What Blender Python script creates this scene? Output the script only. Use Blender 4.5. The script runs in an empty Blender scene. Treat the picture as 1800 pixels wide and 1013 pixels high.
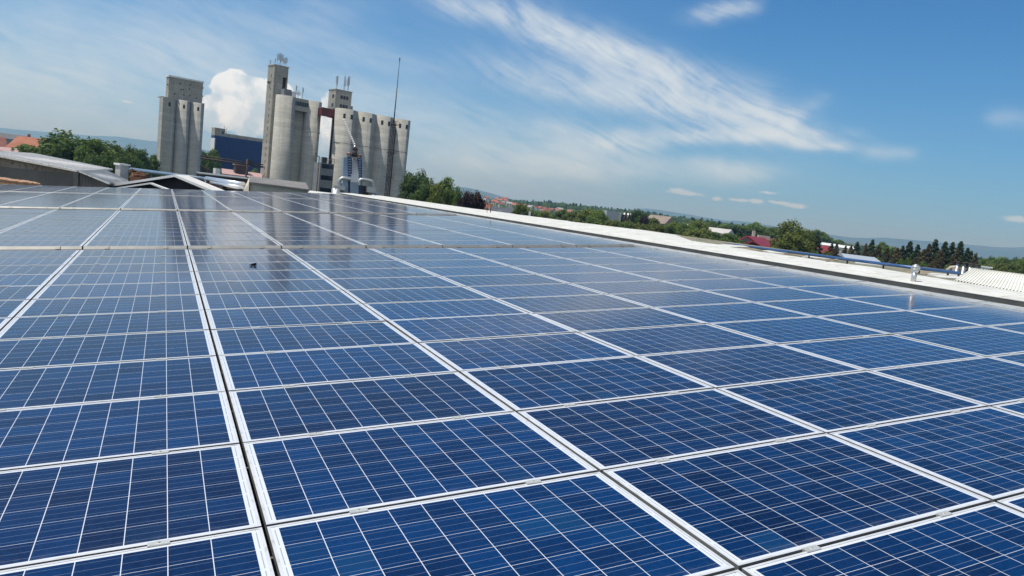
import bpy, math, random
from mathutils import Vector, Matrix, noise as mnoise
random.seed(7)
C = bpy.context.scene.collection
sc = bpy.context.scene
PI = math.pi
R_ = math.radians

# ------------------------------------------------------------------ camera
F_PX = 1251.0                       # focal length in pixels of the 1800 px wide photograph
RX = Vector((0.99297, 0.014315, 0.117493))      # camera right in world
DN = Vector((0.118362, -0.120093, -0.985682))   # camera down in world
FW = Vector((0.0, 0.992659, -0.120943))         # camera forward in world
CAM = Vector((0, 0, 10.5))
cam = bpy.data.cameras.new('camera')
cam_ob = bpy.data.objects.new('camera', cam)
C.objects.link(cam_ob)
cam.sensor_width = 36.0
cam.lens = F_PX / 1800.0 * 36.0
cam.clip_start = 0.05
cam.clip_end = 60000
UPV = -DN
BK = -FW
cam_ob.matrix_world = Matrix(((RX.x, UPV.x, BK.x, CAM.x), (RX.y, UPV.y, BK.y, CAM.y), (RX.z, UPV.z, BK.z, CAM.z), (0, 0, 0, 1)))
sc.camera = cam_ob
def ray(u, v):
    return RX * ((u - 900) / F_PX) + DN * ((v - 506.5) / F_PX) + FW
def at(u, v, d):                    # world point seen at photo pixel (u, v), d metres ahead
    r = ray(u, v)
    return CAM + r * (d / r.y)
def project(p):
    q = p - CAM
    z = q.dot(FW)
    return 900 + F_PX * q.dot(RX) / z, 506.5 + F_PX * q.dot(DN) / z, z

# ------------------------------------------------------------------ light
SUN_EL, SUN_AZ = 67.0, -98.0
sd = Vector((math.sin(R_(SUN_AZ)) * math.cos(R_(SUN_EL)), math.cos(R_(SUN_AZ)) * math.cos(R_(SUN_EL)), math.sin(R_(SUN_EL))))
sl = bpy.data.lights.new('sun', 'SUN')
sl.energy = 3.4
sl.angle = R_(0.53)
sl.color = (1.0, 0.955, 0.87)
so = bpy.data.objects.new('sun', sl)
C.objects.link(so)
so.rotation_euler = sd.to_track_quat('Z', 'Y').to_euler()
so.location = (-40, -10, 80)
sc.view_settings.view_transform = 'Standard'
sc.view_settings.look = 'None'
sc.view_settings.exposure = 0.25
sc.view_settings.gamma = 1.0

# ------------------------------------------------------------------ node helpers
class NT:
    def __init__(s, tree):
        s.t = tree
        s.n = tree.nodes
        s.l = tree.links
    def new(s, typ, **kw):
        o = s.n.new(typ)
        for k, v in kw.items():
            setattr(o, k, v)
        return o
    def put(s, sock, v):
        if hasattr(v, 'is_output') or hasattr(v, 'links'):
            s.l.new(v, sock)
        elif isinstance(v, (tuple, list)) and len(v) == 3 and len(sock.default_value) == 4:
            sock.default_value = (*v, 1)
        else:
            sock.default_value = v
    def m(s, op, a, b=0.0, c=None, clamp=False):
        o = s.new('ShaderNodeMath', operation=op, use_clamp=clamp)
        s.put(o.inputs[0], a)
        s.put(o.inputs[1], b)
        if c is not None:
            s.put(o.inputs[2], c)
        return o.outputs[0]
    def mix(s, f, a, b, mode='MIX'):
        o = s.new('ShaderNodeMix', data_type='RGBA', blend_type=mode)
        s.put(o.inputs[0], f)
        s.put(o.inputs[6], a)
        s.put(o.inputs[7], b)
        return o.outputs[2]
    def noise(s, vec, scale, detail=4, rough=0.55, dist=0.0, col=False):
        o = s.new('ShaderNodeTexNoise')
        s.l.new(vec, o.inputs['Vector'])
        o.inputs['Scale'].default_value = scale
        o.inputs['Detail'].default_value = detail
        o.inputs['Roughness'].default_value = rough
        o.inputs['Distortion'].default_value = dist
        return o.outputs['Color' if col else 'Fac']
    def mapr(s, v, a, b, c=0.0, d=1.0, smooth=False):
        o = s.new('ShaderNodeMapRange', interpolation_type='SMOOTHSTEP' if smooth else 'LINEAR')
        s.put(o.inputs[0], v)
        for i, q in enumerate((a, b, c, d)):
            s.put(o.inputs[i + 1], q)
        return o.outputs[0]
    def xyz(s, x, y, z=0.0):
        o = s.new('ShaderNodeCombineXYZ')
        s.put(o.inputs[0], x)
        s.put(o.inputs[1], y)
        s.put(o.inputs[2], z)
        return o.outputs[0]
    def sep(s, v):
        o = s.new('ShaderNodeSeparateXYZ')
        s.l.new(v, o.inputs[0])
        return o.outputs

# ------------------------------------------------------------------ sky
W = bpy.data.worlds.new('World')
sc.world = W
W.use_nodes = True
nt = NT(W.node_tree)
nt.n.clear()
sky = nt.new('ShaderNodeTexSky', sky_type='NISHITA')
sky.sun_disc = False
sky.sun_elevation = R_(SUN_EL)
sky.sun_rotation = R_(SUN_AZ)
sky.altitude = 200
sky.air_density = 1.0
sky.dust_density = 0.2
sky.ozone_density = 1.0
tc = nt.new('ShaderNodeTexCoord')
dx, dy, dz = nt.sep(tc.outputs['Generated'])
az = nt.m('MULTIPLY', nt.m('ARCTAN2', dx, dy), 180 / PI)          # degrees, right positive
el = nt.m('MULTIPLY', nt.m('ARCSINE', dz), 180 / PI)
def azel(u, v):
    r = ray(u, v).normalized()
    return math.degrees(math.atan2(r.x, r.y)), math.degrees(math.asin(r.z))
pos = nt.xyz(az, el, 0)
warp = nt.new('ShaderNodeVectorMath', operation='MULTIPLY_ADD')
nt.l.new(nt.noise(pos, 0.16, 3, 0.5, col=True), warp.inputs[0])
warp.inputs[1].default_value = (5, 1.7, 0)
nt.l.new(pos, warp.inputs[2])
wv = nt.new('ShaderNodeVectorMath', operation='SUBTRACT')
nt.l.new(warp.outputs[0], wv.inputs[0])
wv.inputs[1].default_value = (2.5, 0.85, 0)
wx, wy, _ = nt.sep(wv.outputs[0])
def band(p0, p1, w0, soft=1.0, amp=1.0):
    """soft elongated veil between two directions of the sky"""
    a0, e0 = azel(*p0)
    a1, e1 = azel(*p1)
    cx, cy = (a0 + a1) / 2, (e0 + e1) / 2
    L = math.hypot(a1 - a0, e1 - e0) / 2
    ca, sa = (a1 - a0) / 2 / L, (e1 - e0) / 2 / L
    ux = nt.m('SUBTRACT', wx, cx)
    uy = nt.m('SUBTRACT', wy, cy)
    al = nt.m('ADD', nt.m('MULTIPLY', ux, ca / (L * 1.15)), nt.m('MULTIPLY', uy, sa / (L * 1.15)))
    ac = nt.m('ADD', nt.m('MULTIPLY', ux, -sa / w0), nt.m('MULTIPLY', uy, ca / w0))
    r2 = nt.m('ADD', nt.m('POWER', nt.m('ABSOLUTE', al), 3), nt.m('MULTIPLY', ac, ac))
    return nt.m('MULTIPLY', nt.m('EXPONENT', nt.m('MULTIPLY', r2, -1.0)), amp)
def addall(L):
    o = L[0]
    for x in L[1:]:
        o = nt.m('ADD', o, x)
    return o
# fibrous streaks: noise stretched along the wind (down to the right in the photo)
wl = nt.new('ShaderNodeVectorMath', operation='MULTIPLY_ADD')
nt.l.new(nt.noise(pos, 0.07, 2, 0.5, col=True), wl.inputs[0])
wl.inputs[1].default_value = (6, 3.5, 0)
nt.l.new(pos, wl.inputs[2])
def fibre(ang, sx, sy, scale, detail=6, rough=0.62):
    mp = nt.new('ShaderNodeMapping', vector_type='TEXTURE')
    nt.l.new(wl.outputs[0], mp.inputs[0])
    mp.inputs['Rotation'].default_value = (0, 0, R_(ang))
    mp.inputs['Scale'].default_value = (sx, sy, 1)
    return nt.noise(mp.outputs[0], scale, detail, rough, 0.15)
fib = fibre(-19, 9.0, 1.0, 0.75)
fib2 = fibre(-13, 5.0, 0.8, 1.3)
fib3 = fibre(-22, 7.0, 0.75, 0.9, 9, 0.70)
patch = nt.noise(pos, 0.22, 4, 0.55)
strong = addall([
    band((770, -10), (1130, 110), 0.9, amp=0.85),
    band((940, 40), (1290, 160), 1.2, amp=0.95),
    band((1060, 130), (1350, 220), 1.35, amp=1.05),
    band((860, 120), (1180, 190), 1.3, amp=0.7),
    band((1190, 236), (1430, 243), 0.55, amp=1.35),
    band((1290, 190), (1425, 238), 0.8, amp=0.9),
    band((1360, 222), (1440, 185), 0.8, amp=0.42),
    band((1395, 255), (1490, 262), 0.35, amp=0.8),
    band((1220, 22), (1312, 14), 0.55, amp=0.7),
    band((1000, 262), (1170, 245), 0.7, amp=0.75),
    band((960, 225), (1110, 262), 0.9, amp=0.6),
    band((1210, 285), (1335, 300), 0.6, amp=0.7),
])
mild = addall([
    band((-150, 60), (420, 110), 3.0, amp=1.0),
    band((-120, 120), (200, 150), 1.2, amp=0.8),
    band((300, 90), (700, 220), 2.4, amp=0.95),
    band((640, 180), (1000, 262), 1.8, amp=0.85),
    band((740, 262), (1080, 300), 1.2, amp=0.9),
    band((900, 285), (1330, 303), 0.9, amp=1.1),
    band((400, 20), (760, 130), 0.9, amp=0.6),
    band((-100, 170), (300, 230), 2.4, amp=0.7),
    band((520, 10), (640, 45), 1.4, amp=0.5),
    band((1520, 268), (1590, 275), 0.5, amp=1.0),
    band((1740, 208), (1830, 215), 0.6, amp=0.7),
    band((640, 300), (1000, 330), 1.6, amp=0.45),
])
cs = nt.m('MULTIPLY', strong, nt.mapr(nt.m('ADD', nt.m('MULTIPLY', nt.noise(wv.outputs[0], 0.5, 6, 0.6), 0.32), nt.m('MULTIPLY', fib3, 0.68)), 0.38, 0.63, 0.2, 1.35))
cm = nt.m('MULTIPLY', mild, nt.mapr(nt.m('ADD', nt.m('ADD', nt.m('MULTIPLY', fib2, 0.4), nt.m('MULTIPLY', fib3, 0.25)), nt.m('MULTIPLY', patch, 0.35)), 0.32, 0.68, 0.1, 1.0))
cirrus = nt.m('ADD', nt.m('MULTIPLY', cs, 0.95), nt.m('MULTIPLY', cm, 0.62))
# thin general veil, thicker to the left and low down
veil = nt.m('MULTIPLY', nt.mapr(az, 15, -45, 0.0, 0.22), nt.mapr(fib2, 0.25, 0.75, 0.4, 1.0))
cirrus = nt.m('ADD', cirrus, veil)
cirrus = nt.m('SUBTRACT', 1.0, nt.m('EXPONENT', nt.m('MULTIPLY', cirrus, -1.15)))
cirrus = nt.m('MULTIPLY', cirrus, nt.mapr(el, -1, 1.5, 0, 1))
# cumulus: heaped lobes with a ragged edge
lob = nt.m('SUBTRACT', nt.noise(pos, 0.75, 8, 0.62, 0.1), 0.5)
def lobe(u, v, rx, ry):
    a, e = azel(u, v)
    px = nt.m('MULTIPLY', nt.m('SUBTRACT', az, a), 0.87 / rx)
    py = nt.m('MULTIPLY', nt.m('SUBTRACT', el, e), 0.87 / ry)
    return nt.m('SUBTRACT', 1.0, nt.m('SQRT', nt.m('ADD', nt.m('MULTIPLY', px, px), nt.m('MULTIPLY', py, py))))
def top(L):
    o = L[0]
    for x in L[1:]:
        o = nt.m('SMOOTH_MAX', o, x, 0.08)
    return o
cum = top([lobe(412, 148, 1.25, 1.0), lobe(424, 172, 2.0, 1.6), lobe(446, 158, 1.1, 0.9), lobe(398, 190, 1.7, 1.3),
           lobe(380, 205, 1.5, 1.1), lobe(455, 190, 1.9, 1.5), lobe(480, 178, 1.9, 1.5), lobe(366, 213, 1.3, 0.75), lobe(440, 200, 2.4, 1.6), lobe(578, 232, 0.9, 2.6)])
cumd = nt.m('ADD', nt.m('MULTIPLY', cum, 1.4), nt.m('MULTIPLY', lob, 1.35))
cmask = nt.mapr(cumd, 0.04, 0.20, 0, 1, True)
lowcut = nt.mapr(nt.m('ADD', el, nt.m('MULTIPLY', lob, 2.0)), 1.2, 3.4, 0.0, 1.0, True)
cmask = nt.m('MULTIPLY', cmask, lowcut)
small = top([lobe(1193, 336, 0.95, 0.26), lobe(1205, 340, 1.5, 0.18), lobe(1262, 350, 0.45, 0.2), lobe(1300, 352, 0.9, 0.14), lobe(1347, 339, 0.7, 0.13),
             lobe(1330, 354, 0.6, 0.22), lobe(1400, 362, 1.1, 0.22), lobe(1375, 357, 1.0, 0.15), lobe(1783, 385, 0.9, 0.25), lobe(222, 179, 0.45, 0.12)])
smask = nt.m('MULTIPLY', nt.mapr(nt.m('ADD', small, nt.m('MULTIPLY', nt.m('SUBTRACT', nt.noise(pos, 1.6, 5, 0.6), 0.5), 1.6)), 0.0, 0.7, 0, 1, True), 0.6)
bil = nt.noise(pos, 0.55, 6, 0.55, 0.3)
ccol = nt.mix(nt.mapr(nt.m('ADD', bil, nt.m('MULTIPLY', nt.m('SUBTRACT', el, 4.5), 0.022)), 0.40, 0.58), (4.7, 5.7, 6.6), (7.6, 8.0, 8.3))
base = nt.mix(1.0, sky.outputs[0], (0.22, 0.61, 0.93), 'MULTIPLY')
lowf = nt.m('EXPONENT', nt.m('MULTIPLY', nt.m('MAXIMUM', el, 0.0), -1 / 6.5))
base = nt.mix(lowf, base, (2.3, 3.5, 5.2))
c1 = nt.mix(cirrus, base, (6.1, 6.7, 7.1))
# unseen cloud sheet added behind the camera as neutral fill for shaded walls
back = nt.m('MULTIPLY', nt.mapr(dy, 0.05, -0.45, 0, 1, True), nt.mapr(nt.noise(tc.outputs['Generated'], 2.2, 5, 0.6), 0.35, 0.6, 0.15, 0.6))
c1 = nt.mix(back, c1, (7.6, 7.6, 7.5))
c2 = nt.mix(nt.m('MULTIPLY', cmask, 0.93), c1, ccol)
c3 = nt.mix(smask, c2, (5.6, 6.2, 6.6))
bg = nt.new('ShaderNodeBackground')
nt.l.new(c3, bg.inputs[0])
bg.inputs[1].default_value = 0.10
wo = nt.new('ShaderNodeOutputWorld')
nt.l.new(bg.outputs[0], wo.inputs[0])

# ------------------------------------------------------------------ materials
MATS = {}
def mat(name, c1, c2=None, scale=1.0, rough=0.8, metal=0.0, stretch=(1, 1, 1), detail=5, spec=0.5, bump=0.0, c3=None, s3=None, lo=0.35, hi=0.65, randv=0.0, coord='Object', trans=0.0):
    if name in MATS:
        return MATS[name]
    m = bpy.data.materials.new(name)
    m.use_nodes = True
    t = NT(m.node_tree)
    b = t.n['Principled BSDF']
    b.inputs['Roughness'].default_value = rough
    b.inputs['Metallic'].default_value = metal
    b.inputs['Specular IOR Level'].default_value = spec
    col = None
    if c2 is not None:
        tc = t.new('ShaderNodeTexCoord')
        mp = t.new('ShaderNodeMapping')
        mp.inputs['Scale'].default_value = stretch
        t.l.new(tc.outputs[coord], mp.inputs[0])
        f = t.noise(mp.outputs[0], scale, detail, 0.6)
        col = t.mix(t.mapr(f, lo, hi), c1, c2)
        if c3 is not None:
            f3 = t.noise(mp.outputs[0], s3 or scale * 6, 4, 0.6)
            col = t.mix(t.mapr(f3, 0.52, 0.7), col, c3)
        if randv:
            oi = t.new('ShaderNodeObjectInfo')
            k = t.mapr(oi.outputs['Random'], 0, 1, 1 - randv, 1 + randv)
            col = t.mix(1.0, col, t.xyz(k, k, k), 'MULTIPLY')
        t.l.new(col, b.inputs['Base Color'])
        if bump:
            bn = t.new('ShaderNodeBump')
            bn.inputs['Strength'].default_value = bump
            bn.inputs['Distance'].default_value = 0.05
            t.l.new(f, bn.inputs['Height'])
            t.l.new(bn.outputs[0], b.inputs['Normal'])
    else:
        b.inputs['Base Color'].default_value = (*c1, 1)
    if trans:
        b.inputs['Transmission Weight'].default_value = 0
    MATS[name] = m
    return m

def mat_glass():
    """polycrystalline cells behind glass; UV is in cells (10 x 6 a panel), panel id in whole UV tens / sixes"""
    m = bpy.data.materials.new('solar cells behind glass')
    m.use_nodes = True
    t = NT(m.node_tree)
    b = t.n['Principled BSDF']
    uv = t.new('ShaderNodeUVMap')
    uv.uv_map = 'UVMap'
    u, v, _ = t.sep(uv.outputs[0])
    # panel-local cell coordinates
    pu = t.m('FLOOR', t.m('DIVIDE', u, 12.0))
    pv = t.m('FLOOR', t.m('DIVIDE', v, 8.0))
    cu = t.m('SUBTRACT', t.m('SUBTRACT', u, t.m('MULTIPLY', pu, 12.0)), 1.0)
    cv = t.m('SUBTRACT', t.m('SUBTRACT', v, t.m('MULTIPLY', pv, 8.0)), 1.0)
    fu = t.m('FRACT', t.m('ADD', cu, 20))
    fv = t.m('FRACT', t.m('ADD', cv, 20))
    # distance to the nearest cell edge
    eu = t.m('SUBTRACT', 0.5, t.m('ABSOLUTE', t.m('SUBTRACT', fu, 0.5)))
    ev = t.m('SUBTRACT', 0.5, t.m('ABSOLUTE', t.m('SUBTRACT', fv, 0.5)))
    gu = t.m('LESS_THAN', eu, 0.0110)
    gv = t.m('LESS_THAN', ev, 0.0068)
    inside = t.m('MULTIPLY', t.m('MULTIPLY', t.m('GREATER_THAN', cu, 0.0), t.m('LESS_THAN', cu, 10.0)),
                 t.m('MULTIPLY', t.m('GREATER_THAN', cv, 0.0), t.m('LESS_THAN', cv, 6.0)))
    gap = t.m('SUBTRACT', 1.0, t.m('MULTIPLY', inside, t.m('MULTIPLY', t.m('SUBTRACT', 1.0, gu), t.m('SUBTRACT', 1.0, gv))))
    # three bus bars a cell, running along the long side
    f3 = t.m('FRACT', t.m('MULTIPLY', t.m('ADD', fv, 0.0), 3.0))
    bb = t.m('LESS_THAN', t.m('ABSOLUTE', t.m('SUBTRACT', f3, 0.5)), 0.021)
    # end ribbons on the white margin
    rib = t.m('MULTIPLY', t.m('LESS_THAN', t.m('ABSOLUTE', t.m('SUBTRACT', t.m('ABSOLUTE', t.m('SUBTRACT', cu, 5.0)), 5.10)), 0.014),
              t.m('GREATER_THAN', ev, 0.06))
    cell = t.xyz(t.m('FLOOR', u), t.m('FLOOR', v), 0)
    wn = t.new('ShaderNodeTexWhiteNoise', noise_dimensions='2D')
    t.l.new(cell, wn.inputs['Vector'])
    wp = t.new('ShaderNodeTexWhiteNoise', noise_dimensions='2D')
    t.l.new(t.xyz(t.m('ADD', pu, 0.5), t.m('ADD', pv, 0.5), 0), wp.inputs['Vector'])
    ra, rb, rc = t.sep(wn.outputs['Color'])
    qa, qb, qc = t.sep(wp.outputs['Color'])
    vor = t.new('ShaderNodeTexVoronoi', feature='F1')
    vor.inputs['Scale'].default_value = 12.0
    t.l.new(uv.outputs[0], vor.inputs['Vector'])
    vr, vg, vb = t.sep(vor.outputs['Color'])
    k = t.m('ADD', t.m('ADD', t.m('MULTIPLY', ra, 0.48), t.m('MULTIPLY', qa, 0.42)), t.m('MULTIPLY', vr, 0.30))
    c = t.mix(t.mapr(k, 0.12, 1.05), (0.0008, 0.0058, 0.033), (0.0009, 0.034, 0.130))
    c = t.mix(t.mapr(rb, 0.95, 1.0, 0.0, 0.4), c, (0.008, 0.062, 0.155))        # a few greener cells
    c = t.mix(t.mapr(qb, 0.90, 1.0, 0.0, 0.4), c, (0.014, 0.016, 0.050))       # a few browner panels
    c = t.mix(t.m('MULTIPLY', bb, 0.42), c, (0.28, 0.35, 0.45))
    c = t.mix(gap, c, (0.66, 0.69, 0.74))
    c = t.mix(t.m('MULTIPLY', rib, 0.8), c, (0.28, 0.30, 0.30))
    # dust: a light even film, thicker along the lower edges; beige fade towards the ridge gutter
    tcx = t.new('ShaderNodeTexCoord')
    d1 = t.noise(tcx.outputs['Object'], 1.3, 6, 0.65)
    d2 = t.noise(tcx.outputs['Object'], 14.0, 5, 0.7)
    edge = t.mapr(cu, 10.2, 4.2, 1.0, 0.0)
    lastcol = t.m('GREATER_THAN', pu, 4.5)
    ridge_fade = t.m('MULTIPLY', t.m('MULTIPLY', edge, lastcol), t.mapr(d1, 0.3, 0.7, 0.75, 1.0))  # last column turns beige towards its ridge end
    dust_and_fade = t.m('ADD', t.mapr(t.m('ADD', t.m('MULTIPLY', d1, 0.6), t.m('MULTIPLY', d2, 0.4)), 0.35, 0.75, 0.0, 0.016), t.m('MULTIPLY', t.m('POWER', ridge_fade, 1.4), 0.80))
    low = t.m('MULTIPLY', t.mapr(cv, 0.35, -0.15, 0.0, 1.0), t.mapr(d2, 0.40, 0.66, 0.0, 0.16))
    dust_and_fade = t.m('ADD', dust_and_fade, low, clamp=True)
    c = t.mix(dust_and_fade, c, (0.34, 0.33, 0.31))
    t.l.new(c, b.inputs['Base Color'])
    t.l.new(t.m('ADD', t.m('MULTIPLY', d1, 0.05), 0.085), b.inputs['Roughness'])
    b.inputs['Specular IOR Level'].default_value = 0.26
    b.inputs['IOR'].default_value = 1.45
    return m
M_GLASS = mat_glass()
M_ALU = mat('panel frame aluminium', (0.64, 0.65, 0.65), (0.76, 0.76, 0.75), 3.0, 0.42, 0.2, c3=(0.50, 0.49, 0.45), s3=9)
M_ALUSIDE = mat('shade-darkened frame side', (0.16, 0.16, 0.15), (0.26, 0.26, 0.245), 6.0, 0.6)  # frame sides coloured dark to stand for shade in the row gaps
M_CLAMP = mat('clamp aluminium', (0.60, 0.60, 0.54), (0.72, 0.71, 0.64), 30.0, 0.45, 0.5)
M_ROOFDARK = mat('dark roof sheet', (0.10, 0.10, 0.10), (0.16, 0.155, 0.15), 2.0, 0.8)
M_FLASH = mat('dull galvanised flashing', (0.22, 0.22, 0.21), (0.31, 0.31, 0.29), 1.6, 0.5, 0.3, c3=(0.26, 0.25, 0.22), s3=5)
M_GUTTER = mat('pale grey sheet gutter', (0.42, 0.45, 0.46), (0.52, 0.54, 0.54), 1.2, 0.55, 0.1, c3=(0.30, 0.30, 0.29), s3=6)
M_FASCIA = mat('dark grey fascia', (0.050, 0.052, 0.052), (0.085, 0.085, 0.080), 3.0, 0.7)
M_MEMB = mat('white roof membrane', (0.61, 0.60, 0.54), (0.71, 0.70, 0.64), 1.3, 0.75, c3=(0.50, 0.485, 0.42), s3=4.5, bump=0.15)
def laps(m):
    t = NT(m.node_tree)
    b = t.n['Principled BSDF']
    src = b.inputs['Base Color'].links[0].from_socket
    tc = t.new('ShaderNodeTexCoord')
    x, y, z = t.sep(tc.outputs['Object'])
    wob_ = t.m('MULTIPLY', t.noise(tc.outputs['Object'], 1.2, 3), 0.12)
    fr = t.m('FRACT', t.m('DIVIDE', t.m('ADD', y, wob_), 1.06))
    ln = t.m('MULTIPLY', t.m('LESS_THAN', fr, 0.02), t.mapr(t.noise(tc.outputs['Object'], 2.5, 3), 0.4, 0.6, 0.0, 0.8))
    fx = t.m('FRACT', t.m('DIVIDE', t.m('ADD', x, wob_), 0.74))
    ln2 = t.m('MULTIPLY', t.m('LESS_THAN', fx, 0.02), t.mapr(t.noise(tc.outputs['Object'], 1.7, 3), 0.45, 0.6, 0.0, 0.8))
    c = t.mix(t.m('MAXIMUM', ln, ln2), src, (0.30, 0.29, 0.25))
    sp = t.noise(tc.outputs['Object'], 22.0, 2, 0.5)
    c = t.mix(t.mapr(sp, 0.70, 0.74, 0.0, 0.55), c, (0.22, 0.20, 0.16))
    t.l.new(c, b.inputs['Base Color'])
laps(M_MEMB)
M_MEMB2 = mat('ivory corrugated sheet', (0.72, 0.71, 0.62), (0.82, 0.81, 0.74), 1.3, 0.6)
M_TAN = mat('weathered mossy flat roof', (0.13, 0.145, 0.10), (0.27, 0.22, 0.14), 1.1, 0.9, c3=(0.33, 0.30, 0.23), s3=7)
M_BLUEPIPE = mat('blue painted pipe', (0.035, 0.095, 0.23), (0.055, 0.13, 0.29), 3.0, 0.35, 0.2)
M_PIPE2 = mat('dull grey blue pipe', (0.12, 0.19, 0.27), (0.17, 0.25, 0.33), 3.0, 0.45)
M_GALV = mat('galvanised steel', (0.45, 0.47, 0.48), (0.60, 0.61, 0.61), 4.0, 0.4, 0.6)
M_SILVER = mat('silver pipe lagging', (0.62, 0.66, 0.70), (0.78, 0.80, 0.82), 0.8, 0.3, 0.7)
M_STEELDK = mat('dark rusty steel', (0.035, 0.026, 0.022), (0.085, 0.055, 0.042), 0.8, 0.75)
M_GREYSTEEL = mat('grey steel', (0.16, 0.17, 0.17), (0.25, 0.25, 0.25), 1.0, 0.6)
M_WIN = mat('dark window glass', (0.015, 0.02, 0.025), rough=0.15)
M_WHITE = mat('white paint', (0.72, 0.72, 0.70), (0.80, 0.80, 0.78), 1.0, 0.6)

# ------------------------------------------------------------------ mesh builder
class MB:
    def __init__(s):
        s.v, s.f, s.mi, s.sm = [], [], [], []
        s.uv = None
    def face(s, pts, mi=0, smooth=False):
        b = len(s.v)
        s.v += [Vector(p) for p in pts]
        s.f.append(tuple(range(b, b + len(pts))))
        s.mi.append(mi)
        s.sm.append(smooth)
    def hexa(s, p, mi=0):            # p: 4 bottom (ccw from above), 4 top
        b = len(s.v)
        s.v += [Vector(q) for q in p]
        for f in ((3, 2, 1, 0), (4, 5, 6, 7), (0, 1, 5, 4), (1, 2, 6, 5), (2, 3, 7, 6), (3, 0, 4, 7)):
            s.f.append(tuple(b + i for i in f))
            s.mi.append(mi)
            s.sm.append(False)
        return s
    def box(s, x0, x1, y0, y1, z0, z1, mi=0):
        return s.hexa([(x0, y0, z0), (x1, y0, z0), (x1, y1, z0), (x0, y1, z0), (x0, y0, z1), (x1, y0, z1), (x1, y1, z1), (x0, y1, z1)], mi)
    def tube(s, p0, p1, r0, r1=None, n=10, mi=0, cap=True):
        p0, p1 = Vector(p0), Vector(p1)
        r1 = r0 if r1 is None else r1
        d = (p1 - p0).normalized()
        a = d.orthogonal().normalized()
        c = d.cross(a)
        b = len(s.v)
        for k in range(n):
            t = 2 * PI * k / n
            o = a * math.cos(t) + c * math.sin(t)
            s.v.append(p0 + o * r0)
            s.v.append(p1 + o * r1)
        for k in range(n):
            j = (k + 1) % n
            s.f.append((b + 2 * k, b + 2 * j, b + 2 * j + 1, b + 2 * k + 1))
            s.mi.append(mi)
            s.sm.append(n > 6)
        if cap:
            s.f.append(tuple(b + 2 * k for k in reversed(range(n))))
            s.f.append(tuple(b + 2 * k + 1 for k in range(n)))
            s.mi += [mi, mi]
            s.sm += [False, False]
        return s
    def path(s, pts, r, n=10, mi=0):
        """bent tube through pts"""
        pts = [Vector(p) for p in pts]
        rings = []
        prev = None
        for i, p in enumerate(pts):
            d = (pts[min(i + 1, len(pts) - 1)] - pts[max(i - 1, 0)]).normalized()
            a = d.orthogonal().normalized() if prev is None else (prev - d * prev.dot(d)).normalized()
            prev = a
            c = d.cross(a)
            b = len(s.v)
            for k in range(n):
                t = 2 * PI * k / n
                s.v.append(p + (a * math.cos(t) + c * math.sin(t)) * r)
            rings.append(b)
        for b0, b1 in zip(rings, rings[1:]):
            for k in range(n):
                j = (k + 1) % n
                s.f.append((b0 + k, b0 + j, b1 + j, b1 + k))
                s.mi.append(mi)
                s.sm.append(True)
        s.f.append(tuple(rings[0] + k for k in reversed(range(n))))
        s.f.append(tuple(rings[-1] + k for k in range(n)))
        s.mi += [mi, mi]
        s.sm += [False, False]
        return s
    def slab(s, quad, th, mi=0, down=None):   # 4 points of the upper face + thickness
        q = [Vector(p) for p in quad]
        n = (q[1] - q[0]).cross(q[3] - q[0]).normalized()
        if n.z < 0:
            q = [q[0], q[3], q[2], q[1]]
            n = -n
        return s.hexa([p - n * th for p in q] + q, mi)
    def build(s, name, mats, parent=None, M=None, off=None):
        me = bpy.data.meshes.new(name)
        vs = s.v if off is None else [v - off for v in s.v]
        me.from_pydata([tuple(v) for v in vs], [], s.f)
        if not isinstance(mats, (list, tuple)):
            mats = [mats]
        for m_ in mats:
            me.materials.append(m_)
        me.polygons.foreach_set('material_index', s.mi)
        me.polygons.foreach_set('use_smooth', s.sm)
        if s.uv:
            lay = me.uv_layers.new(name='UVMap')
            lay.data.foreach_set('uv', s.uv)
        me.update()
        o = bpy.data.objects.new(name, me)
        C.objects.link(o)
        if parent is not None:
            o.parent = parent
        if M is not None:
            o.matrix_world = M
        return o
def tag(o, label=None, cat=None, group=None, kind=None):
    if label: o['label'] = label
    if cat: o['category'] = cat
    if group: o['group'] = group
    if kind: o['kind'] = kind
    return o
def empty(name, M=None, label=None, cat=None, group=None):
    o = bpy.data.objects.new(name, None)
    o.empty_display_size = 0.2
    C.objects.link(o)
    if isinstance(M, Matrix):
        o.matrix_world = M
    elif M is not None:
        o.location = M
    return tag(o, label, cat, group)

# ------------------------------------------------------------------ the roof plane
AX = Vector((0.8906, 0.4473, 0.0820)).normalized()          # along the panel rows, up the slope to the ridge
AY = Vector((-0.4482, 0.8939, -0.0075))
AY = (AY - AX * AY.dot(AX)).normalized()                     # along the columns, away from the camera
AZ = AX.cross(AY)
if AZ.z < 0: AZ = -AZ
OO = Vector((-0.4645, 1.9351, 9.0353))
def rp(x, y, z=0.0):
    return OO + AX * x + AY * y + AZ * z
def rmat(x, y, z=0.0, rx=0.0, ry=0.0):
    m = Matrix(((AX.x, AY.x, AZ.x, 0), (AX.y, AY.y, AZ.y, 0), (AX.z, AY.z, AZ.z, 0), (0, 0, 0, 1)))
    m.translation = rp(x, y, z)
    if rx or ry:
        m = m @ Matrix.Rotation(rx, 4, 'X') @ Matrix.Rotation(ry, 4, 'Y')
    return m
PX, PY = 1.67, 1.01
Y1 = 12 * PY
Y2 = Y1 + 0.36
Y2E = Y2 + 11 * PY
Y3 = Y2E + 0.90
Y3E = Y3 + 12 * PY
Y4 = Y3E + 0.10
Y4E = Y4 + 10 * PY
BLOCKS = [('front block', 0 - 4 * PY, 16, 0.0, 'back'), ('second block', Y2, 11, 0.03, 'second'), ('third block', Y3, 12, 0.05, 'third'), ('rear block', Y4, 10, 0.065, 'rear')]
XL = -13
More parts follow.
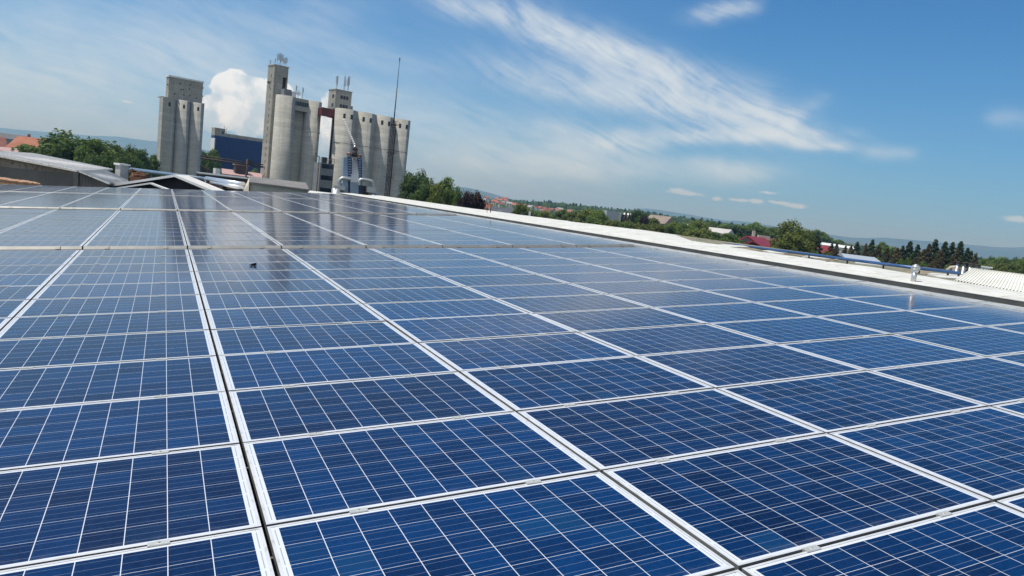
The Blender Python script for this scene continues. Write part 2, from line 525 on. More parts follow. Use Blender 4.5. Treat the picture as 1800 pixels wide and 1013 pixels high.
ORD = ['zeroth', 'first', 'second', 'third', 'fourth', 'fifth', 'sixth', 'seventh', 'eighth', 'ninth', 'tenth', 'eleventh', 'twelfth', 'thirteenth', 'fourteenth', 'fifteenth', 'sixteenth', 'seventeenth', 'eighteenth', 'nineteenth', 'twentieth']

cands = []
for bi, (bn, by, nr, bz, seam) in enumerate(BLOCKS):
    for r in range(nr):
        for c in range(-12, 6):
            x, y = c * PX, by + r * PY
            P = [rp(x + a * PX, y + b * PY, bz) for a in (0, .25, .5, .75, 1) for b in (0, .5, 1)]
            inn, poly = 0, []
            for p in P:
                if (p - CAM).dot(FW) < 0.3: continue
                u, v, z = project(p)
                if -60 < u < 1860 and v < 1060: inn += 1
            if not inn:
                if bi == 0 and c < -4 or c < -8: continue
                cands.append((0.0, bi, r, c, x, y, bz))
                continue
            cs4 = [rp(x, y, bz), rp(x + PX, y, bz), rp(x + PX, y + PY, bz), rp(x, y + PY, bz)]
            ar = 0
            q = [project(p)[:2] if (p - CAM).dot(FW) > 0.3 else None for p in cs4]
            if None in q: ar = 1e6
            else:
                q = [(min(max(a, 0), 1800), min(max(b, 0), 1013)) for a, b in q]
                ar = abs(sum(q[i][0] * q[(i + 1) % 4][1] - q[(i + 1) % 4][0] * q[i][1] for i in range(4))) / 2
            cands.append((ar, bi, r, c, x, y, bz))
cands.sort(key=lambda t: -t[0])
TOP = cands[:300]
REST = cands[300:]
FW_, FH_, LIP, TH = 1.65, 0.992, 0.0120, 0.040
def frame_mb(M=None):
    b = MB()
    x0, x1, y0, y1 = 0.01, 0.01 + FW_, 0.009, 0.009 + FH_
    b.box(x0, x0 + LIP, y0, y1, -TH, 0)
    b.box(x1 - LIP, x1, y0, y1, -TH, 0)
    b.box(x0 + LIP, x1 - LIP, y0, y0 + LIP, -TH, 0)
    b.box(x0 + LIP, x1 - LIP, y1 - LIP, y1, -TH, 0)
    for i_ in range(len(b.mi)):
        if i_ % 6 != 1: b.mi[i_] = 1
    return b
def glass_quad(b, bi, r, c, M=None):
    gx0, gx1, gy0, gy1 = 0.01 + LIP, 0.01 + FW_ - LIP, 0.009 + LIP, 0.009 + FH_ - LIP
    pts = [Vector(p) for p in ((gx0, gy0, -0.0015), (gx1, gy0, -0.0015), (gx1, gy1, -0.0015), (gx0, gy1, -0.0015))]
    if M is not None: pts = [M @ p for p in pts]
    b.face(pts)
    if b.uv is None: b.uv = []
    # cells 0.1585 wide centred on the panel
    cxm, cym, pit = 0.01 + FW_ / 2, 0.009 + FH_ / 2, 0.1565
    for px_, py_ in ((gx0, gy0), (gx1, gy0), (gx1, gy1), (gx0, gy1)):
        uu = (px_ - cxm) / pit + 5 + 1 + 12 * (c)
        vv = (py_ - cym) / pit + 3 + 1 + 8 * (r + 20 * bi)
        b.uv += [uu, vv]
fr_mesh = None
cl_mesh = None
def clamp_mb():
    b = MB()
    b.box(-0.04, 0.04, -0.021, 0.008, 0.001, 0.006)
    b.box(-0.04, 0.04, -0.007, 0.007, -0.03, 0.001)
    b.tube((0, -0.003, 0.006), (0, -0.003, 0.011), 0.006, n=8)
    return b
pr = random.Random(3)
for idx, (ar, bi, r, c, x, y, bz) in enumerate(TOP):
    jx, jy = pr.gauss(0, 0.0011), pr.gauss(0, 0.0008)
    root = empty('solar_panel', rmat(x, y, bz + pr.gauss(0, 0.0006), jx, jy))
    bn, by, nr, _, seam = BLOCKS[bi]
    col = 6 - c
    if bi == 0:
        rr = nr - r
        lab = 'solar panel of front block, %s row before first seam, %s column from white ridge' % (ORD[rr], ORD[col])
    else:
        lab = 'solar panel of %s, %s row from its near seam, %s column from white ridge' % (bn, ORD[r + 1], ORD[col])
    tag(root, lab, 'solar panel', 'solar panels on the warehouse roof')
    g = MB()
    glass_quad(g, bi, r, c)
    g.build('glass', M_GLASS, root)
    if fr_mesh is None:
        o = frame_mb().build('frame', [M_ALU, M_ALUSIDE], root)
        fr_mesh = o.data
    else:
        o = bpy.data.objects.new('frame', fr_mesh)
        C.objects.link(o)
        o.parent = root
    if ar > 900 and not (bi == 0 and r == nr - 1):
        for q in (0.235, 0.765):
            if cl_mesh is None:
                o = clamp_mb().build('clamp', M_CLAMP, root)
                cl_mesh = o.data
            else:
                o = bpy.data.objects.new('clamp', cl_mesh)
                C.objects.link(o)
                o.parent = root
            o.location = (0.01 + FW_ * q, PY, 0)
g, fb = MB(), MB()
for ar, bi, r, c, x, y, bz in REST:
    L = Matrix.Translation((x, y, bz)) @ Matrix.Rotation(pr.gauss(0, 0.0011), 4, 'X') @ Matrix.Rotation(pr.gauss(0, 0.0008), 4, 'Y')
    glass_quad(g, bi, r, c, L)
    f1 = frame_mb()
    base_i = len(fb.v)
    fb.v += [L @ v for v in f1.v]
    fb.f += [tuple(base_i + i for i in f) for f in f1.f]
nb = len(g.v)
g.v += fb.v
g.f += [tuple(nb + i for i in f) for f in fb.f]
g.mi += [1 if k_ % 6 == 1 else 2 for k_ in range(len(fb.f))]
g.sm += [False] * len(fb.f)
g.uv += [0.0, 0.0] * (4 * len(fb.f))
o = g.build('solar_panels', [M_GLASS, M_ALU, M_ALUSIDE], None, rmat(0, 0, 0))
tag(o, 'rows of small distant solar panels filling the far end of the roof', 'solar panels', kind='stuff')

# ------------------------------------------------------------------ the warehouse that carries them
RM = rmat(0, 0, 0)
wh = empty('warehouse', RM, 'low pitched warehouse roof covered in solar panels with white ridge strip', 'building')
YN, YF = -9.0, 48.2
XW, XE = -26.0, 20.0
def rpart(mb, name, m, par=None):
    return mb.build(name, m, par or wh)
b = MB()
nrib = 0
b.hexa([(XW, YN, -0.30), (10.02, YN, -0.30), (10.02, Y4E + .1, -0.30), (XW, Y4E + .1, -0.30), (XW, YN, -0.14), (10.02, YN, -0.14), (10.02, Y4E + .1, -0.14), (XW, Y4E + .1, -0.14)])
xx = XW + 0.1
while xx < 10:
    b.box(xx, xx + 0.05, YN, Y4E + .1, -0.1405, -0.105)
    xx += 0.333
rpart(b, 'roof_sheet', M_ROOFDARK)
# gutter sheet beside the last column, with a raised seam
b = MB()
b.box(10.05, 10.60, YN, YF, -0.20, -0.012)
b.box(10.13, 10.145, YN, YF, -0.012, 0.006)
b.box(10.03, 10.05, YN, YF, -0.20, 0.002)
yy = YN + 1
while yy < YF:
    b.box(10.05, 10.60, yy, yy + 0.012, -0.0125, -0.004)
    yy += 2.05
rpart(b, 'gutter', M_GUTTER)
b = MB()
b.box(10.59, 10.63, YN, YF, -0.20, 0.0655)
rpart(b, 'fascia', M_FASCIA)
# white ridge strip with an uneven far edge
edge = [(YN, 11.45), (3, 11.6), (4.4, 11.68), (5.7, 11.90), (6.1, 11.94), (7.5, 12.15), (8.3, 12.05), (9.2, 12.0), (11, 12.05), (13, 12.25), (14.9, 13.2), (16.7, 13.3), (18.8, 12.98), (22.8, 12.8), (27.6, 12.73), (33.2, 12.2), (41, 11.87), (YF + .6, 11.6)]
b = MB()
def edge_at(y):
    for (a, ea), (c_, ec) in zip(edge, edge[1:]):
        if a <= y <= c_:
            return ea + (ec - ea) * (y - a) / (c_ - a)
    return edge[-1][1]
ys, y = [], YN
while y < YF + 0.6:
    ys.append(y)
    y += 0.35
def wob(y, k, s=1.7):
    return (mnoise.noise(Vector((y * s, k, 0.3)))) 
for ya, yb in zip(ys, ys[1:]):
    XS = (10.585, 10.9, 11.3, None)
    row = []
    for yy_ in (ya, yb):
        e = edge_at(yy_) + 0.06 * wob(yy_, 1.0)
        row.append([(10.585, yy_, 0.075 + 0.006 * wob(yy_, 5)), (10.62 + (e - 10.62) * .35, yy_, 0.082 + 0.012 * wob(yy_, 2)), (10.62 + (e - 10.62) * .7, yy_, 0.078 + 0.014 * wob(yy_, 3)), (e, yy_, 0.070 + 0.012 * wob(yy_, 4))])
    for k in range(3):
        b.face([row[0][k], row[0][k + 1], row[1][k + 1], row[1][k]], smooth=True)
    b.face([row[0][3], (row[0][3][0], ya, -0.2), (row[1][3][0], yb, -0.2), row[1][3]])
    b.face([(10.585, ya, 0.066), (10.585, ya, row[0][0][2]), (10.585, yb, row[1][0][2]), (10.585, yb, 0.066)][::-1])
rpart(b, 'ridge_cap', M_MEMB)
# low mossy flat part behind, then the other slope
b = MB()
b.hexa([(11.2, YN, -0.4), (13.45, YN, -0.4), (13.45, 15.2, -0.4), (11.2, 15.2, -0.4), (11.2, YN, 0.03), (13.45, YN, 0.045), (13.45, 15.2, 0.045), (11.2, 15.2, 0.03)])
rpart(b, 'flat_roof', M_TAN)
b = MB()
b.hexa([(13.455, YN, -0.5), (XE, YN, -1.5), (XE, YF, -1.5), (13.455, YF, -0.5), (13.455, YN, -0.1), (XE, YN, -1.1), (XE, YF, -1.1), (13.455, YF, -0.1)])
b.hexa([(10.64, 15.25, -0.5), (13.44, 15.25, -0.5), (13.44, YF, -0.5), (10.64, YF, -0.5), (10.64, 15.25, 0.0), (13.44, 15.25, -0.02), (13.44, YF, -0.02), (10.64, YF, 0.0)])
rpart(b, 'far_slope', M_MEMB)
# white patches of membrane on the mossy part
b = MB()
for (u, v, w, h) in ((1372, 443.5, 26, 5), (1445, 453, 26, 5), (1285, 433, 18, 3), (1546, 464, 26, 5), (1668, 486, 34, 8)):
    # centre of the patch on the flat roof plane
    r_ = ray(u, v)
    k_ = (rp(0, 0, 0.048) - CAM).dot(AZ) / r_.dot(AZ)
    pc = CAM + r_ * k_ - OO
    px_, py_ = pc.dot(AX), pc.dot(AY)
    px_ = min(px_, 13.0)
    n = 9
    pts = []
    for k in range(n):
        t_ = 2 * PI * k / n
        rr = 1 + 0.2 * math.sin(3 * t_ + u)
        pts.append((px_ + 0.42 * rr * math.cos(t_), py_ + 0.33 * rr * math.sin(t_), 0.05))
    b = MB()
    b.face([(p[0], p[1], 0.060) for p in pts])
    for q0, q1 in zip(pts, pts[1:] + pts[:1]):
        b.face([(q0[0], q0[1], 0.02), (q1[0], q1[1], 0.02), (q1[0], q1[1], 0.060), (q0[0], q0[1], 0.060)])
    rpart(b, 'membrane_patch', M_MEMB)
# walls
b = MB()
def wallquad(p, q, zt):
    pass
# the roof is tilted: build walls in world space
pts = [rp(XW + .2, YN + .2, -0.3), rp(10.0, YN + .2, -0.3), rp(XE - .2, YN + .2, -1.55), rp(XE - .2, YF - .2, -1.55), rp(10.0, Y4E - .1, -0.3), rp(XW + .2, Y4E - .1, -0.3)]
inv = RM.inverted()
for i in range(len(pts)):
    a_, c_ = pts[i], pts[(i + 1) % len(pts)]
    b.face([inv @ Vector((a_.x, a_.y, 0)), inv @ Vector((c_.x, c_.y, 0)), inv @ c_, inv @ a_])
rpart(b, 'wall', mat('grey render', (0.28, 0.27, 0.25), (0.38, 0.36, 0.33), 0.5, 0.9))

# flashing strip in front of each raised block
for bi in (1, 2, 3):
    bn, by, nr, bz, seam = BLOCKS[bi]
    cmin = -12
    b = MB()
    prevz = BLOCKS[bi - 1][3]
    yb = by + 0.008
    for c in range(cmin, 6):
        x0 = c * PX + 0.012
        x1 = x0 + FW_ - 0.004
        d_ = 0.05
        b.hexa([(x0, yb - d_ - .03, prevz - 0.10), (x1, yb - d_ - .03, prevz - 0.10), (x1, yb, prevz - 0.10), (x0, yb, prevz - 0.10),
                (x0, yb - d_, prevz - 0.022), (x1, yb - d_, prevz - 0.022), (x1, yb, bz - 0.002), (x0, yb, bz - 0.002)])
    o = b.build('aluminium_flashing_strip', M_FLASH, None, RM)
    tag(o, 'long pale metal strip closing the %s seam between the panel blocks' % ORD[bi], 'flashing', 'flashing strips between the panel blocks')
    # small end clamps along the strip
    for c in range(-7, 6):
        for q in (0.22, 0.78):
            xq = c * PX + PX * q
            p = rp(xq, by, bz)
            u, v, z = project(p)
            if not (-20 < u < 1820): continue
            b = MB()
            b.box(-0.035, 0.035, -0.012, 0.010, 0.001, 0.006)
            b.hexa([(-0.035, -0.062, -0.045), (0.035, -0.062, -0.045), (0.035, -0.050, -0.050), (-0.035, -0.050, -0.050), (-0.035, -0.014, 0.005), (0.035, -0.014, 0.005), (0.035, -0.010, 0.002), (-0.035, -0.010, 0.002)])
            e_ = b.build('end_clamp', M_FLASH, o)
            e_.matrix_world = rmat(xq, by, bz)
            e_['label'] = 'dull metal end clamp'

# ------------------------------------------------------------------ facade frames for the far structures
class Fac:
    """upright local frame at the foot of a far thing: x along its front, y into it, z up"""
    def __init__(s, u, D, delta=0.0, v=300):
        r = ray(u, v)
        h = Vector((r.x, r.y, 0)).normalized()
        s.O = Vector((h.x * D, h.y * D, 0))
        t = R_(delta)
        s.n = Vector((h.x * math.cos(t) - h.y * math.sin(t), h.x * math.sin(t) + h.y * math.cos(t), 0))
        s.r = Vector((s.n.y, -s.n.x, 0))
        s.M = Matrix(((s.r.x, s.n.x, 0, s.O.x), (s.r.y, s.n.y, 0, s.O.y), (0, 0, 1, 0), (0, 0, 0, 1)))
    def p(s, u, v, off=0.0):          # photo pixel -> (x, z) in the plane y = off
        d = ray(u, v)
        k = (off - (CAM - s.O).dot(s.n)) / d.dot(s.n)
        q = CAM + d * k
        return (q - s.O).dot(s.r), q.z
    def x(s, u, v, off=0.0): return s.p(u, v, off)[0]
    def z(s, u, v, off=0.0): return s.p(u, v, off)[1]
    def P(s, u, v, off=0.0):
        a, b_ = s.p(u, v, off)
        return Vector((a, off, b_))

M_CONC = mat('weathered silo concrete', (0.38, 0.37, 0.325), (0.455, 0.445, 0.395), 0.9, 0.9, stretch=(0.35, 0.35, 1.6), c3=(0.34, 0.325, 0.28), s3=2.2, detail=8, bump=0.1)
def conc_bands(m, pitch=1.25):
    """faint shuttering lines and streaks running down"""
    t = NT(m.node_tree)
    b = t.n['Principled BSDF']
    src = b.inputs['Base Color'].links[0].from_socket
    tc = t.new('ShaderNodeTexCoord')
    x, y, z = t.sep(tc.outputs['Object'])
    fr = t.m('FRACT', t.m('DIVIDE', z, pitch))
    ln = t.m('MULTIPLY', t.m('LESS_THAN', fr, 0.10), t.mapr(t.noise(tc.outputs['Object'], 0.35, 4), 0.4, 0.65, 0.0, 0.35))
    wn = t.new('ShaderNodeTexWhiteNoise', noise_dimensions='1D')
    t.l.new(t.m('FLOOR', t.m('DIVIDE', z, pitch)), wn.inputs['W'])
    k = t.mapr(wn.outputs['Value'], 0, 1, 0.90, 1.08)
    st = t.new('ShaderNodeMapping')
    st.inputs['Scale'].default_value = (1.7, 1.7, 0.05)
    t.l.new(tc.outputs['Object'], st.inputs[0])
    sk = t.mapr(t.noise(st.outputs[0], 1.0, 5, 0.65), 0.42, 0.72, 1.03, 0.82)
    k2 = t.m('MULTIPLY', k, sk)
    c = t.mix(1.0, src, t.xyz(k2, k2, k2), 'MULTIPLY')
    c = t.mix(ln, c, (0.16, 0.155, 0.135))
    t.l.new(c, b.inputs['Base Color'])
conc_bands(M_CONC)
M_CONC2 = mat('paler tower concrete', (0.35, 0.33, 0.28), (0.44, 0.42, 0.365), 0.8, 0.9, stretch=(1, 1, 0.5), c3=(0.27, 0.25, 0.21), s3=3, detail=6)
conc_bands(M_CONC2, 0.9)

def cyl(b, cx, cy, R, z0, z1, n=40, mi=0, a0=0.0, a1=2 * PI):
    base = len(b.v)
    for k in range(n):
        t = a0 + (a1 - a0) * k / n
        b.v.append(Vector((cx + R * math.cos(t), cy + R * math.sin(t), z0)))
        b.v.append(Vector((cx + R * math.cos(t), cy + R * math.sin(t), z1)))
    for k in range(n):
        j = (k + 1) % n
        b.f.append((base + 2 * k, base + 2 * j, base + 2 * j + 1, base + 2 * k + 1))
        b.mi.append(mi)
        b.sm.append(True)
    b.f.append(tuple(base + 2 * k + 1 for k in range(n)))
    b.mi.append(mi)
    b.sm.append(False)
    return b
def antenna(parent, x, y, z0, h, kind=0, mt=None):
    """mobile phone mast pole with panel antennas"""
    b = MB()
    b.tube((x, y, z0), (x, y, z0 + h), 0.07, n=6)
    if kind == 0:
        for a in range(3):
            t = a * 2.1 + x
            q = Vector((x + .24 * math.cos(t), y + .24 * math.sin(t), 0))
            b.box(q.x - .08, q.x + .08, q.y - .05, q.y + .05, z0 + h * .42, z0 + h * .98)
            b.tube((x, y, z0 + h * .7), (q.x, q.y, z0 + h * .7), 0.04, n=5)
    elif kind == 1:
        b.box(x - .15, x + .15, y - .3, y - .15, z0 + h * .5, z0 + h * .9)
        b.tube((x - .4, y, z0 + h * .35), (x + .4, y, z0 + h * .35), 0.04, n=5)
    return b.build('antenna', mt or M_GALV, parent)

# ---- left grain silo: three bins abreast with a flat end wall and a head house
DL = 27
f = Fac(320, 255, 15)
t = empty('grain_silo', f.M, 'squat grey concrete grain silo of three bins with white capped head house', 'grain silo')
zt = f.z(287, 170.6)
zt2 = f.z(362, 182.6)
ztop = (zt + zt2) / 2
xl, xr = f.x(287.0, 171), f.x(362.5, 183)
Rb = (xr - xl) / 6
b = MB()
for k in range(3):
    cyl(b, xl + Rb * (2 * k + 1), Rb, Rb, 0, ztop, 44)
b.box(xl, xl + Rb * 1.5, -0.01, 2 * Rb - .03, 0, ztop - 0.02)
b.box(xl + Rb * .6, xr - Rb * .6, Rb * .9, 2 * Rb - .05, 0, ztop - 0.03)
b.build('bins', M_CONC, t)
HY = 2.6
b = MB()
b.box(xl - .05, xr + .05, Rb * 0.85, HY + 4.3, ztop, ztop + 0.22)
b.build('roof_slab', M_CONC2, t)
for k in range(3):
    b = MB()
    xc = xl + Rb * (2 * k + 1) - Rb * 0.10
    b.box(xc - .30, xc + .30, -0.06, 0.4, ztop - 2.6, ztop - 1.35)
    b.build('window', M_WIN, t)
hx0, hx1 = f.x(290.5, 169, HY) + .85, f.x(354.5, 180, HY) + .1
hz = (f.z(291, 134, HY) + f.z(354.7, 145.5, HY)) / 2
b = MB()
b.box(hx0, hx1, HY, HY + 3.2, ztop + .22, hz)
hh = b.build('head_house', M_CONC2, t)
b = MB()
b.box(hx0 - .2, hx1 + .2, HY - .2, HY + 3.4, hz, hz + 0.5)
b.build('roof_cap', M_WHITE, t)
for (q, s_) in ((.33, .78), (.42, .52), (.36, .5), (.60, .6), (.62, .80), (.18, .25), (.45, .28), (.82, .22), (.62, .3)):
    b = MB()
    xx = hx0 + (hx1 - hx0) * q
    zz = ztop + (hz - ztop) * s_
    b.box(xx - .17, xx + .17, HY - .04, HY + .1, zz - .22, zz + .22)
    b.build('window', M_WIN, hh)
b = MB()
for s_ in (.35, .75):
    b.box(hx1 + .0, hx1 + .4, HY + .5, HY + 1.0, ztop + (hz - ztop) * s_, ztop + (hz - ztop) * s_ + .35)
b.box(hx0 - .35, hx0, HY + .5, HY + 1.0, ztop + (hz - ztop) * .6, ztop + (hz - ztop) * .6 + .35)
b.build('floodlights', M_STEELDK, t)

# ---- twin bin silo with the tall stair tower
f = Fac(545, 205, DL)
t = empty('silo_block', f.M, 'two tall round concrete bins joined by a recessed wall, left of red bridge', 'grain silo')
xa0, xa1 = f.x(492.5, 170), f.x(527.5, 174)
xb0, xb1 = f.x(543.5, 178), f.x(571.8, 182)
zA = f.z(510, 169.0)
zB = f.z(558, 178.2)
zA = (zA + zB) / 2
# side tangents seen obliquely: radii from the apparent widths
RA = (xa1 - xa0) * 0.5 * 0.93
RBb = (xb1 - xb0) * 0.5 * 0.97
b = cyl(MB(), (xa0 + xa1) / 2, RA, RA, 0, zA, 48)
b.build('round_bin', M_CONC, t)
b = cyl(MB(), (xb0 + xb1) / 2, RBb, RBb, 0, zA, 48)
b.build('round_bin', M_CONC, t)
b = MB()
xm0, xm1 = (xa0 + xa1) / 2 + RA * .6, (xb0 + xb1) / 2 - RBb * .6
b.box(xm0, xm1, RA * 1.2, 2 * RA, 0, zA - .02)
b.build('recess_wall', M_CONC, t)
b = MB()
b.box(xm0, xm1, RA * .45, RA * 1.19, zA - 3.3, zA - .03)
br_ = b.build('gallery', M_CONC2, t)
b = MB()
for k in range(6):
    x0 = xm0 + 0.3 + k * (xm1 - xm0 - .6) / 6
    b.box(x0, x0 + (xm1 - xm0 - .6) / 6 - .12, RA * .42, RA * .5, zA - 2.0, zA - .9)
b.build('window_band', M_WIN, br_)
b = MB()
zc = f.z(560, 233)
b.path([((xb0 + xb1) / 2 + (RBb + .03) * math.sin(a), RBb - (RBb + .03) * math.cos(a), zc + .25 * math.sin(a * 2.2) - .25 * a) for a in [x * .1 for x in range(-11, 14)]], 0.13, n=6)
b.build('pale_repair_band', M_WHITE, t)
b = MB()
xc = f.x(536, 260)
b.tube((xm1 - .6, RA * 1.1, 1), (xm1 - .6, RA * 1.1, zA - 4), 0.13, n=8)
b.build('downpipe', M_STEELDK, t)
# small hut, dish and poles on the bin roof
b = MB()
hx = f.x(510, 166)
b.box(hx - 1.1, hx + 0.9, 1.2, 3.2, zA, zA + 1.7)
b.build('plant_hut', M_GREYSTEEL, t)
b = MB()
b.box(hx + 1.0, hx + 2.2, 1.0, 2.2, zA, zA + 1.4)
b.build('white_cabinet', M_WHITE, t)
b = MB()
b.tube((hx + 2.9, 1.4, zA), (hx + 2.9, 1.4, zA + 2.0), 0.06, n=6)
b.tube((hx + 2.8, 1.15, zA + 1.1), (hx + 2.75, 1.0, zA + 1.15), 0.15, 0.55, n=16)
b.build('dish_antenna', M_GALV, t)
antenna(t, hx + 2.4, 1.8, zA, 3.4, 1)
antenna(t, hx + 4.2, 1.6, zA, 3.2, 1)

tw = empty('stair_tower', f.M, 'tall square concrete tower with antennas on its roof, leftmost of the silo complex', 'tower')
TY = 5.2
tf0, tf1 = f.x(483.5, 115, TY), f.x(507.3, 121, TY)
zT = (f.z(484.6, 114.5, TY) + f.z(507.3, 121.0, TY)) / 2
dT = 4.2
b = MB()
b.box(tf0, tf1 - 1.4, TY, TY + dT, 0, zT)
b.box(tf1 - 1.405, tf1 - .25, TY + .9, TY + dT, 0, zT)
b.box(tf1 - .26, tf1, TY, TY + dT, 0, zT)
b.box(tf1 - 1.4, tf1 - .26, TY, TY + .91, 0, zA + 1.2)
b.box(tf1 - 1.4, tf1 - .26, TY, TY + .91, zT - 2.6, zT)
b.build('shaft', M_CONC2, tw)
b = MB()
b.box(tf0 - .12, tf1 + .12, TY - .12, TY + dT + .1, zT, zT + .3)
b.build('parapet', M_CONC2, tw)
b = MB()
b.box(tf1 - 1.39, tf1 - .27, TY + .80, TY + .895, zA + 1.3, zT - 2.7)
b.build('recess_back', M_STEELDK, tw)  # dark sheet across the back of the recess
for k in range(17):
    zz = zT - 3.0 - k * 1.75
    if zz < 6: break
    b = MB()
    b.box(tf0 - .03, tf0 + .1, TY + 1.6, TY + 1.85, zz, zz + .8)
    b.build('window', M_WIN, tw)
for (q, y, h, k) in ((.05, .2, 1.6, 1), (.02, 3, 1.2, 1), (.28, .6, 3.0, 0), (.5, 1.0, 3.4, 0), (.58, .3, 3.0, 0), (.9, .5, 2.5, 0), (.97, 2.2, 2.6, 0), (.75, 3, 2.2, 1)):
    antenna(tw, tf0 + (tf1 - tf0) * q, y + TY + .4, zT + .3, h, k)
b = MB()
b.box(tf0 - .45, tf0, TY + 2.4, TY + 2.9, f.z(475, 145, TY), f.z(475, 145, TY) + .5)
b.build('floodlight', M_STEELDK, tw)

# ---- row of four bins on the right
f = Fac(665, 207, DL)
t = empty('silo_row', f.M, 'row of four round concrete grain bins on the right behind the dryer', 'grain silo')
x0, x1 = f.x(598, 192), f.x(729.5, 213)
zS = (f.z(600, 190.0) + f.z(729, 213.0)) / 2
sp = (x1 - x0) / 4.05
RS = sp * 0.5
xs = [x0 + RS * 1.02 + sp * k for k in range(4)]
for k, xc in enumerate(xs):
    b = cyl(MB(), xc, RS, RS * 0.995, 0, zS, 52)
    o = b.build('round_bin', M_CONC, t)
    for (a, w) in ((-.50, .24), (.22, .26)):
        b = MB()
        c_, s_ = math.cos(a), math.sin(a)
        ctr = Vector((xc + RS * s_, RS - RS * c_, 0))
        tx, ty = Vector((c_, s_, 0)), Vector((-s_, c_, 0))
        P4 = [ctr + tx * i * w * 1.35 + ty * j for i, j in ((-1, -.04), (1, -.04), (1, .2), (-1, .2))]
        b.hexa([p + Vector((0, 0, zS - 2.6)) for p in P4] + [p + Vector((0, 0, zS - 1.35)) for p in P4])
        b.build('window', M_WIN, o)
b = MB()
b.box(xs[0], xs[-1], RS * 1.0, 2 * RS, zS, zS + .12)
b.build('roof_slab', M_CONC2, t)
b = MB()
for k in range(3):
    b.box(xs[k] + RS * .7, xs[k + 1] - RS * .7, RS * .6, RS * 1.4, 0, zS - .03)
b.build('infill_wall', M_CONC, t)
b = MB()
for k in range(4):
    zz = zS - 9.2
    b.path([(xs[k] + (RS + .0) * math.sin(a * .1), RS - (RS + .0) * math.cos(a * .1), zz) for a in range(-15, 16)], 0.07, n=5)
b.build('joint_lines', M_GREYSTEEL, t)

# ---- working tower with antennas between the two groups
f2 = Fac(600, 209, DL)
t = empty('elevator_tower', f2.M, 'small concrete tower with dark windows and phone antennas above the first of four bins', 'tower')
mx0, mx1 = f2.x(590.5, 160), f2.x(618.8, 163)
mz1 = (f2.z(590, 158.5) + f2.z(618, 162.5)) / 2
mz0 = f2.z(603, 196)
b = MB()
b.box(mx0, mx1, 0, 4.2, mz0 - 2, mz1)
sh = b.build('tower_head', M_CONC2, t)
b = MB()
b.box(mx0 - .1, mx1 + .1, -.1, 4.3, mz1, mz1 + .25)
b.build('parapet', M_CONC2, t)
for row in range(2):
    zz = mz1 - 1.25 - row * 2.4
    for k in range(3):
        b = MB()
        xx = mx0 + 1.5 + k * 0.85
        b.box(xx, xx + .68, -.04, .1, zz - .95, zz)
        b.build('window', M_WIN, t)
    b = MB()
    b.box(mx0 - .04, mx0 + .1, .8, 1.9, zz - .9, zz)
    b.build('window', M_WIN, t)
for (q, y, h, k) in ((.12, 1, 3.6, 0), (.22, 2, 2.0, 1), (.62, 1, 3.2, 0), (.82, .7, 4.2, 0), (.93, 2.0, 3.8, 0), (.78, 3, 4.6, 1)):
    antenna(t, mx0 + (mx1 - mx0) * q, y, mz1 + .25, h, k)
b = MB()
b.box(mx1, mx1 + .8, .3, 2.6, mz0 - 1, mz0 + 1.9)
b.build('side_hut', M_GREYSTEEL, t)
# legs / elevator shafts below
b = MB()
for (ua, ub, w) in ((595.0, 585.5, .62), (588.5, 580.5, .25)):
    xt = f2.x(ua, 200)
    b.box(xt - w, xt + w, .2, .9, 0, mz0 + .5)
b.build('elevator_leg', M_STEELDK, t)
b = MB()
xt = f2.x(591.5, 200)
b.tube((xt - .25, 0.6, 0), (xt - .25, .6, mz0), .20, n=8)
b.build('elevator_pipe', M_GREYSTEEL, t)
b = MB()
zz = 8
while zz < mz0:
    b.tube((xt - .9, .1, zz), (xt + .95, .1, zz + 1.2), .05, n=4)
    zz += 1.6
b.build('bracing', M_STEELDK, t)
b = MB()
xp = f2.x(596, 205)
b.box(xp - 1.0, xp + 1.9, -1.3, .0, f2.z(600, 207), f2.z(600, 207) + .15)
for k in range(6):
    b.tube((xp - 1 + k * .56, -1.28, f2.z(600, 207)), (xp - 1 + k * .56, -1.28, f2.z(600, 207) + 1.2), .04, n=4)
b.tube((xp - 1, -1.28, f2.z(600, 207) + 1.2), (xp + 1.9, -1.28, f2.z(600, 207) + 1.2), .05, n=4)
b.build('platform', M_STEELDK, t)

# ---- red bridge between the groups
f3 = Fac(583, 204, DL)
b = MB()
bx0, bx1 = f3.x(571.0, 195), f3.x(596, 200)
bz1, bz0 = f3.z(583, 191.5), f3.z(583, 204.8)
b.box(bx0 - .2, bx1, 1.5, 3.6, bz0, bz1)
t = empty('conveyor_bridge', f3.M, 'dark red enclosed bridge joining the twin bins to the elevator tower', 'bridge')
M_RED = mat('dark red cladding', (0.10, 0.018, 0.018), (0.15, 0.03, 0.028), 1.0, 0.6, stretch=(3, 1, 1))
b.build('cladding', M_RED, t)
b = MB()
b.box(bx0 - .25, bx1, 1.45, 3.65, bz1, bz1 + .15)
b.build('roof', M_GREYSTEEL, t)

